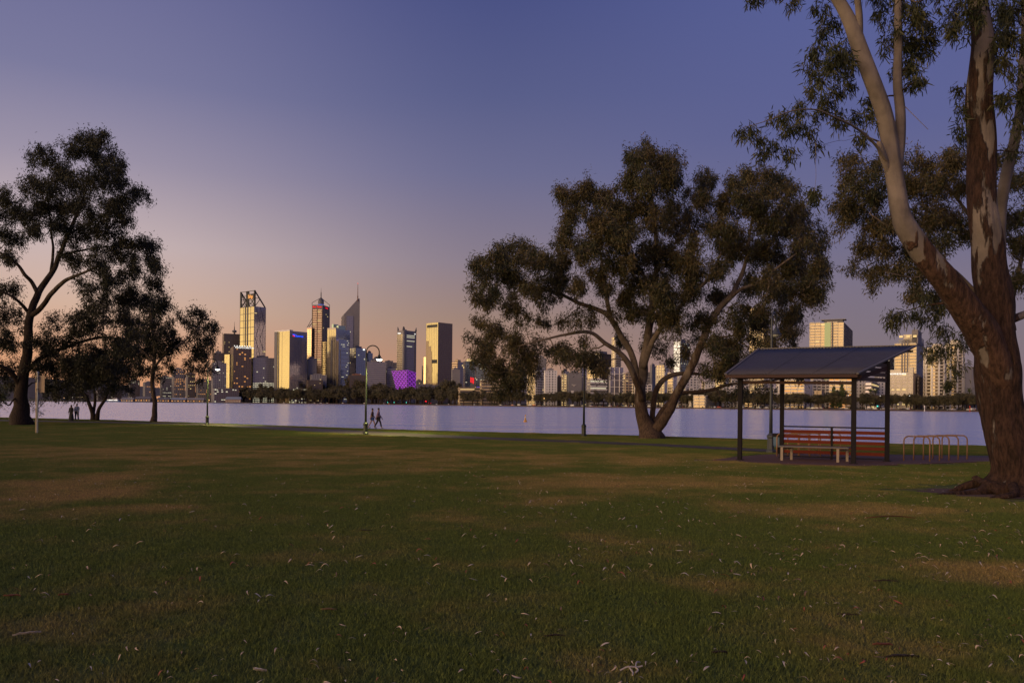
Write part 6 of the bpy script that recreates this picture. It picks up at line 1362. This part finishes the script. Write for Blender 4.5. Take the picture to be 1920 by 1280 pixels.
# ------------------------------------------------------------------ people
SKIN = mat('skin', (.30, .17, .12), .6)
def skinned(name, verts, edges, radii, m, parent, sub=1, root=0):
    me = bpy.data.meshes.new(name); me.from_pydata([tuple(v) for v in verts], edges, []); me.materials.append(m)
    o = bpy.data.objects.new(name, me); C.objects.link(o)
    sk = o.modifiers.new('skin', 'SKIN'); 
    for i, r in enumerate(radii):
        r = r if isinstance(r, tuple) else (r, r); me.skin_vertices[0].data[i].radius = r
    me.skin_vertices[0].data[root].use_root = True
    ss = o.modifiers.new('sub', 'SUBSURF'); ss.levels = sub; ss.render_levels = sub
    dg = bpy.context.evaluated_depsgraph_get(); me2 = bpy.data.meshes.new_from_object(o.evaluated_get(dg)); bpy.data.objects.remove(o)
    for p in me2.polygons: p.use_smooth = True
    o2 = bpy.data.objects.new(name, me2); C.objects.link(o2); o2.parent = parent; return o2
def person(px, Y, H, rz, label, topm, botm, hairm, stride=.0, arm=(0, 0), robe=None, shorts=False, sleeves=True, scarf=False):
    b = gp(px, Y); b.z = gzf(b.y) + .012; t = thing('person', label, 'person', b, rz)
    k = H / 1.75
    J = {}; E = []; R = {}
    def j(n, x, y, z, r): J[n] = Vector((x, y, z)) * k; R[n] = r if not isinstance(r, tuple) else r
    j('pelvis', 0, 0, .95, (.15, .11)); j('waist', 0, .0, 1.10, (.13, .095)); j('chest', 0, .01, 1.30, (.165, .115)); j('neckb', 0, 0, 1.47, (.07, .07)); j('neck', 0, .01, 1.52, .055)
    j('headb', 0, .02, 1.585, (.068, .078)); j('head', 0, .02, 1.66, (.078, .092)); j('crown', 0, .015, 1.725, .05); j('nose', 0, .118, 1.635, .014)
    for s, sg in (('l', -1), ('r', 1)):
        st_ = stride * sg
        j('hip' + s, .09 * sg, 0, .90, .095); j('knee' + s, .095 * sg, st_ * .45 + .02, .50, .06); j('ankle' + s, .10 * sg, st_ * .85 - .02 - max(0, -st_) * .12, .09 + max(0, -st_) * .12, .042)
        j('heel' + s, .10 * sg, st_ * .85 - .05, .045, .04); j('toe' + s, .11 * sg, st_ * .85 + .16, .035, .036)
        a = -st_ * .8 + arm[0 if sg < 0 else 1]
        j('sh' + s, .185 * sg, 0, 1.42, .062); j('elbow' + s, (.235) * sg, a * .35 - .02, 1.14, .045); j('wrist' + s, .235 * sg, a * .8 + .04, .90, .030)
        j('palm' + s, .235 * sg, a * .9 + .06, .83, (.036, .022))
        for f in range(4): j('f%d' % f + s, (.235 + 0) * sg, a * .9 + .035 + f * .018, .775 - .008 * (f in (1, 2)), .009); j('g%d' % f + s, (.225) * sg, a * .9 + .045 + f * .018, .735 - .012 * (f in (1, 2)), .008)
        j('th' + s, .215 * sg, a * .9 + .10, .80, .010)
    names = list(J); ix = {n: i for i, n in enumerate(names)}
    ed = [('pelvis', 'waist'), ('waist', 'chest'), ('chest', 'neckb'), ('neckb', 'neck'), ('neck', 'headb'), ('headb', 'head'), ('head', 'crown'), ('headb', 'nose')]
    for s in 'lr': ed += [('pelvis', 'hip' + s), ('hip' + s, 'knee' + s), ('knee' + s, 'ankle' + s), ('ankle' + s, 'heel' + s), ('heel' + s, 'toe' + s), ('neckb', 'sh' + s), ('sh' + s, 'elbow' + s), ('elbow' + s, 'wrist' + s), ('wrist' + s, 'palm' + s), ('palm' + s, 'th' + s)] + [('palm' + s, 'f%d' % f + s) for f in range(4)] + [('f%d' % f + s, 'g%d' % f + s) for f in range(4)]
    def rr(n, g_=0.0):
        r = R[n]; r = r if isinstance(r, tuple) else (r, r); return (r[0] * k + g_, r[1] * k + g_)
    BD = skinned('body', [J[n] for n in names], [(ix[a], ix[c]) for a, c in ed], [rr(n) for n in names], SKIN, t)
    def garment(nm, keep, m, grow, cut=None):
        nn = [n for n in names if n in keep]; i2 = {n: i for i, n in enumerate(nn)}; P = [J[n].copy() for n in nn]
        if cut:
            for n, (a, f) in cut.items(): P[i2[n]] = J[a].lerp(J[n], f)
        skinned(nm, P, [(i2[a], i2[c]) for a, c in ed if a in i2 and c in i2], [rr(n, grow) for n in nn], m, t)
    tk = ['pelvis', 'waist', 'chest', 'neckb', 'shl', 'shr', 'elbowl', 'elbowr'] + (['wristl', 'wristr'] if sleeves else [])
    garment('top', tk, topm, .022)
    if robe:
        V = []; F = []; n = 20
        prof = [(.30, .03), (.27, .35), (.22, .75), (.19, 1.0), (.205, 1.25), (.20, 1.40), (.10, 1.50)]
        for r, z in prof:
            for q in range(n): a = 2 * math.pi * q / n; w = 1 + .06 * math.sin(a * 5 + z * 3); V.append((r * w * math.cos(a) * k, r * .72 * w * math.sin(a) * k, z * k))
        for i in range(len(prof) - 1):
            for q in range(n): F.append((i * n + q, i * n + (q + 1) % n, (i + 1) * n + (q + 1) % n, (i + 1) * n + q))
        o = mesh_np('robe', V, F, robe, None, None, True); o.parent = t
    else:
        keep = ['pelvis', 'hipl', 'hipr', 'kneel', 'kneer'] + ([] if shorts else ['anklel', 'ankler'])
        garment('shorts' if shorts else 'trousers', keep, botm, .022, {'kneel': ('hipl', .62), 'kneer': ('hipr', .62)} if shorts else None)
    for s in 'lr': 
        o = skinned('shoe', [J['heel' + s], J['toe' + s]], [(0, 1)], [.05 * k, .042 * k], mat('shoe_grey', (.12, .12, .12), .7), t)
    V = []; F = []; me = bpy.data.meshes.new('hair'); bm = bmesh.new(); bmesh.ops.create_icosphere(bm, subdivisions=2, radius=1)
    for v in bm.verts:
        fr = v.co.y > .25 and v.co.z < .35; s_ = .094 if not fr else .07
        if scarf: s_ = .11 if not (v.co.y > .6 and abs(v.co.z) < .6) else .08
        v.co = Vector((v.co.x * s_ * .92, v.co.y * s_ * 1.05 + .008, v.co.z * s_ * (1.15 if not scarf else 1.5) + 1.672 - (.03 if scarf else 0))) * k
    for f in bm.faces: f.smooth = True
    bm.to_mesh(me); bm.free(); me.materials.append(hairm); o = bpy.data.objects.new('headscarf' if scarf else 'hair', me); C.objects.link(o); o.parent = BD
    return t
BLK = mat('black_cloth', (.022, .020, .024), .9); SHIRT = mat('pale_blue_shirt', (.22, .26, .40), .8); NAVY = mat('navy_cloth', (.025, .028, .045), .85); HAIR = mat('dark_hair', (.02, .014, .012), .6)
person(133.5, 82.5, 1.62, math.radians(172), 'person in a long black robe and headscarf walking arm in arm, left of the couple', BLK, BLK, BLK, .12, robe=BLK, scarf=True, arm=(0, .2))
person(144, 82.8, 1.74, math.radians(190), 'person in a pale blue shirt and dark trousers at the right of the left couple', SHIRT, NAVY, HAIR, .16, arm=(.25, 0))
person(698, 67.6, 1.66, math.radians(-80), 'person in a dark top and blue shorts walking just right of the lit lamp post', mat('dark_brown_top', (.07, .04, .04), .8), mat('blue_shorts', (.06, .12, .38), .8), HAIR, .34, shorts=True, sleeves=False)
person(709.5, 67.4, 1.70, math.radians(-84), 'person in a mauve top and black trousers walking ahead beside the river', mat('mauve_top', (.28, .17, .22), .8), BLK, HAIR, .34)

# ------------------------------------------------------------------ fallen leaves, bark and twigs
LFM = [mat('dry_leaf_cream', (.55, .40, .25), .6, var=.3, scale=20), mat('dry_leaf_pale_grey', (.45, .38, .31), .6, var=.3, scale=20), mat('dry_leaf_red', (.30, .07, .035), .6, var=.3, scale=20), mat('dry_leaf_brown', (.17, .10, .06), .7, var=.3, scale=20)]
def leafmesh(rg):
    n = 7; V = []; L_ = 1.0; cv = rg.uniform(-.6, .6); up_ = rg.uniform(.08, .32)
    for i in range(n):
        s = i / (n - 1); w = .085 * math.sin(math.pi * min(1, s * .96 + .03)) ** .8; x = (s - .5); y = cv * (s - .5) ** 2 * 2; z = up_ * math.sin(math.pi * s)
        V += [(x, y - w, z + .015), (x, y, z - .0), (x, y + w, z + .02)]
    F = [(i * 3 + j, (i + 1) * 3 + j, (i + 1) * 3 + j + 1, i * 3 + j + 1) for i in range(n - 1) for j in range(2)]
    return V, F
rg = np.random.default_rng(5); LM = []
for mi_, mm in enumerate(LFM):
    for v in range(3):
        V, F = leafmesh(rg); me = bpy.data.meshes.new('fallen_leaf'); me.from_pydata(V, [], F); me.materials.append(mm); me.update()
        for p in me.polygons: p.use_smooth = True
        LM.append((mi_, me))
cand = []
while len(cand) < 1900:
    y = 4.6 + 24 * rg.uniform() ** 1.15; x = rg.uniform(-.66, .66) * y; 
    dens = .28 + .72 * np.clip((x / y + .25) / .5, 0, 1)
    dens *= .35 + .65 * (noise.noise(Vector((x * .5, y * .5, 3))) > -.05)
    if rg.uniform() > dens or inpoly(x, y, PADPOLY): continue
    cand.append((x, y))
cand.sort(key=lambda p: p[1])
LNAME = ['pale cream', 'pale grey', 'reddish brown', 'dull brown']
for i, (x, y) in enumerate(cand[:285]):
    mi_, me = LM[rg.choice([0, 1, 2, 3, 4, 5, 6, 7, 8, 9, 10, 11], p=[.12, .12, .12, .11, .11, .11, .05, .05, .04, .06, .06, .05])]
    o = bpy.data.objects.new('fallen_leaf', me); C.objects.link(o); s = rg.uniform(.03, .078); o.scale = (s, s * rg.uniform(.8, 1.3), s)
    o.location = (x, y, gzf(y) + .032); o.rotation_euler = (rg.uniform(-.5, .5), rg.uniform(-.35, .35), rg.uniform(0, 6.28))
    px_ = 960 + x / y * FPX; zx = ['at the far left', 'left of the left lamp post', 'below the middle lamp post', 'just left of centre', 'just right of centre', 'below the centre gum', 'below the shelter', 'at the far right'][int(np.clip(px_ // 240, 0, 7))]
    zy = 'bottom edge' if y < 5.6 else 'nearest lawn' if y < 7 else 'near lawn' if y < 9 else 'mid lawn'
    tag(o, ('small ' if s < .045 else 'large ' if s > .066 else '') + LNAME[mi_] + ' fallen gum leaf, ' + zy + ' ' + zx, 'leaf', LNAME[mi_] + ' gum leaves fallen on the lawn')
V = []; F = []; MI = []
for (x, y) in cand[285:]:
    k = int(rg.integers(0, 12)); lv, lf = leafmesh(rg); s = rg.uniform(.05, .10); a = rg.uniform(0, 6.28); n0 = len(V); tx, ty = rg.uniform(-.4, .4, 2)
    V += [(x + (p[0] * math.cos(a) - p[1] * math.sin(a)) * s, y + (p[0] * math.sin(a) + p[1] * math.cos(a)) * s, gzf(y) + .030 + (p[2] + p[0] * tx + p[1] * ty) * s + .01) for p in lv]; F += [tuple(i + n0 for i in f) for f in lf]; MI += [int(rg.choice([0, 1, 2, 3], p=[.4, .3, .12, .18]))] * len(lf)
o = mesh_np('leaf_litter', V, F, LFM, midx=MI); tag(o, 'scattered small fallen gum leaves on the farther lawn', 'fallen leaves', kind='stuff')
BK = mat('dark_bark_scrap', (.035, .024, .020), .9, bump=.01, bscale=30); BKR = mat('red_bark_scrap', (.16, .055, .035), .85, bump=.01, bscale=30); TWG = mat('bleached_twig', (.38, .33, .30), .8)
def strip(px, py, L_, w, rot, mm, label, name='bark_strip', bend=.12, cat='bark'):
    c = g(px, py); V = []; F = []; n = 9; rgb = random.Random(px)
    for i in range(n):
        s = i / (n - 1) - .5; ww = w * (1 - (abs(s) * 2) ** 2.2) * rgb.uniform(.6, 1.15) / 2 + .001; y = bend * L_ * (s * s * 4 - .5) * .5; z = .016 + .05 * L_ * math.cos(s * 3) + rgb.uniform(0, .006)
        for q, dz in ((-1, .010), (-.3, 0), (.4, .004), (1, .008)): V.append((s * L_, y + q * ww, z + dz))
    for i in range(n - 1):
        for j_ in range(3): F.append((i * 4 + j_, (i + 1) * 4 + j_, (i + 1) * 4 + j_ + 1, i * 4 + j_ + 1))
    nv = len(V); V += [(x, y, z - .004) for x, y, z in V]; F += [tuple(v + nv for v in reversed(f)) for f in F]
    o = mesh_np(name, V, F, mm); o.location = c; o.rotation_euler = (0, 0, rot); return tag(o, label, cat)
strip(685, 997, .19, .05, -.25, BK, 'dark curled bark scrap alone on the lawn left of centre', bend=.3)
strip(1690, 1237, .26, .035, .06, BK, 'long dark bark strip near the bottom right corner of the lawn')
strip(1349, 1228, .11, .03, .05, BK, 'short dark bark chip on the lawn left of the long dark strip')
strip(1670, 974, .85, .035, .05, BKR, 'long reddish bark strip flat on the lawn near the big gum roots', bend=.1)
strip(1655, 1213, .14, .035, -.1, BKR, 'reddish curved bark piece above the long dark strip')
strip(1590, 1157, .17, .010, -.15, BK, 'thin dark curved twig right of centre on the lawn', name='twig', bend=.25, cat='twig')
strip(1660, 1093, .24, .008, -.04, BK, 'thin straight dark twig on the right of the lawn', name='twig', cat='twig')
strip(905, 896, .22, .014, 0, BK, 'dark twig on the middle of the far lawn', name='twig', cat='twig')
strip(120, 1119, .10, .035, .1, BKR, 'red brown bark flake near the left, right one of the pair')
strip(22, 1121, .15, .035, .05, BKR, 'red brown bark flake at the far left, left one of the pair')
strip(615, 1147, .14, .03, -.1, LFM[3], 'grey brown bark flake near the lower middle of the lawn', bend=.3)
strip(50, 1193, .18, .022, .5, LFM[1], 'pale grey leaf shaped bark piece near the left bottom of the lawn')
strip(1040, 1197, .16, .02, .1, BK, 'dark twig low in the middle of the lawn', name='twig', cat='twig')
strip(485, 1261, .10, .026, -.3, LFM[1], 'pale curved bark curl at the bottom edge, left of centre', bend=.5)
c = g(1183, 1264); t = thing('forked_twig', 'bleached forked twig at the bottom edge of the lawn', 'twig', c); m = MB()
for pts in ([(-.07, -.01, .03), (-.02, 0, .05), (.04, .01, .045), (.075, .02, .05)], [(-.01, 0, .045), (.005, -.05, .03), (-.005, -.09, .028)], [(.03, .01, .045), (.045, .06, .06), (.07, .09, .05)], [(.03, .01, .045), (.04, -.03, .04), (.02, -.05, .03)]):
    m.tube(catmull([np.array(c) + np.array(p) for p in pts], 3), .0055, 6)
m.build('stem', TWG, t)

# ------------------------------------------------------------------ tidy
for o in list(bpy.data.objects):
    for k_ in ('_t', '_h'):
        if k_ in o: del o[k_]
for k_, pl in protos.items():
    for p in pl:
        if p.name not in used:
            for ch in KIDS.get(p.name, []): bpy.data.objects.remove(ch)
            bpy.data.objects.remove(p)
for i_, p in enumerate(cpr):
    if i_ not in cuse:
        for ch in KIDS.get(p.name, []): bpy.data.objects.remove(ch)
        bpy.data.objects.remove(p)
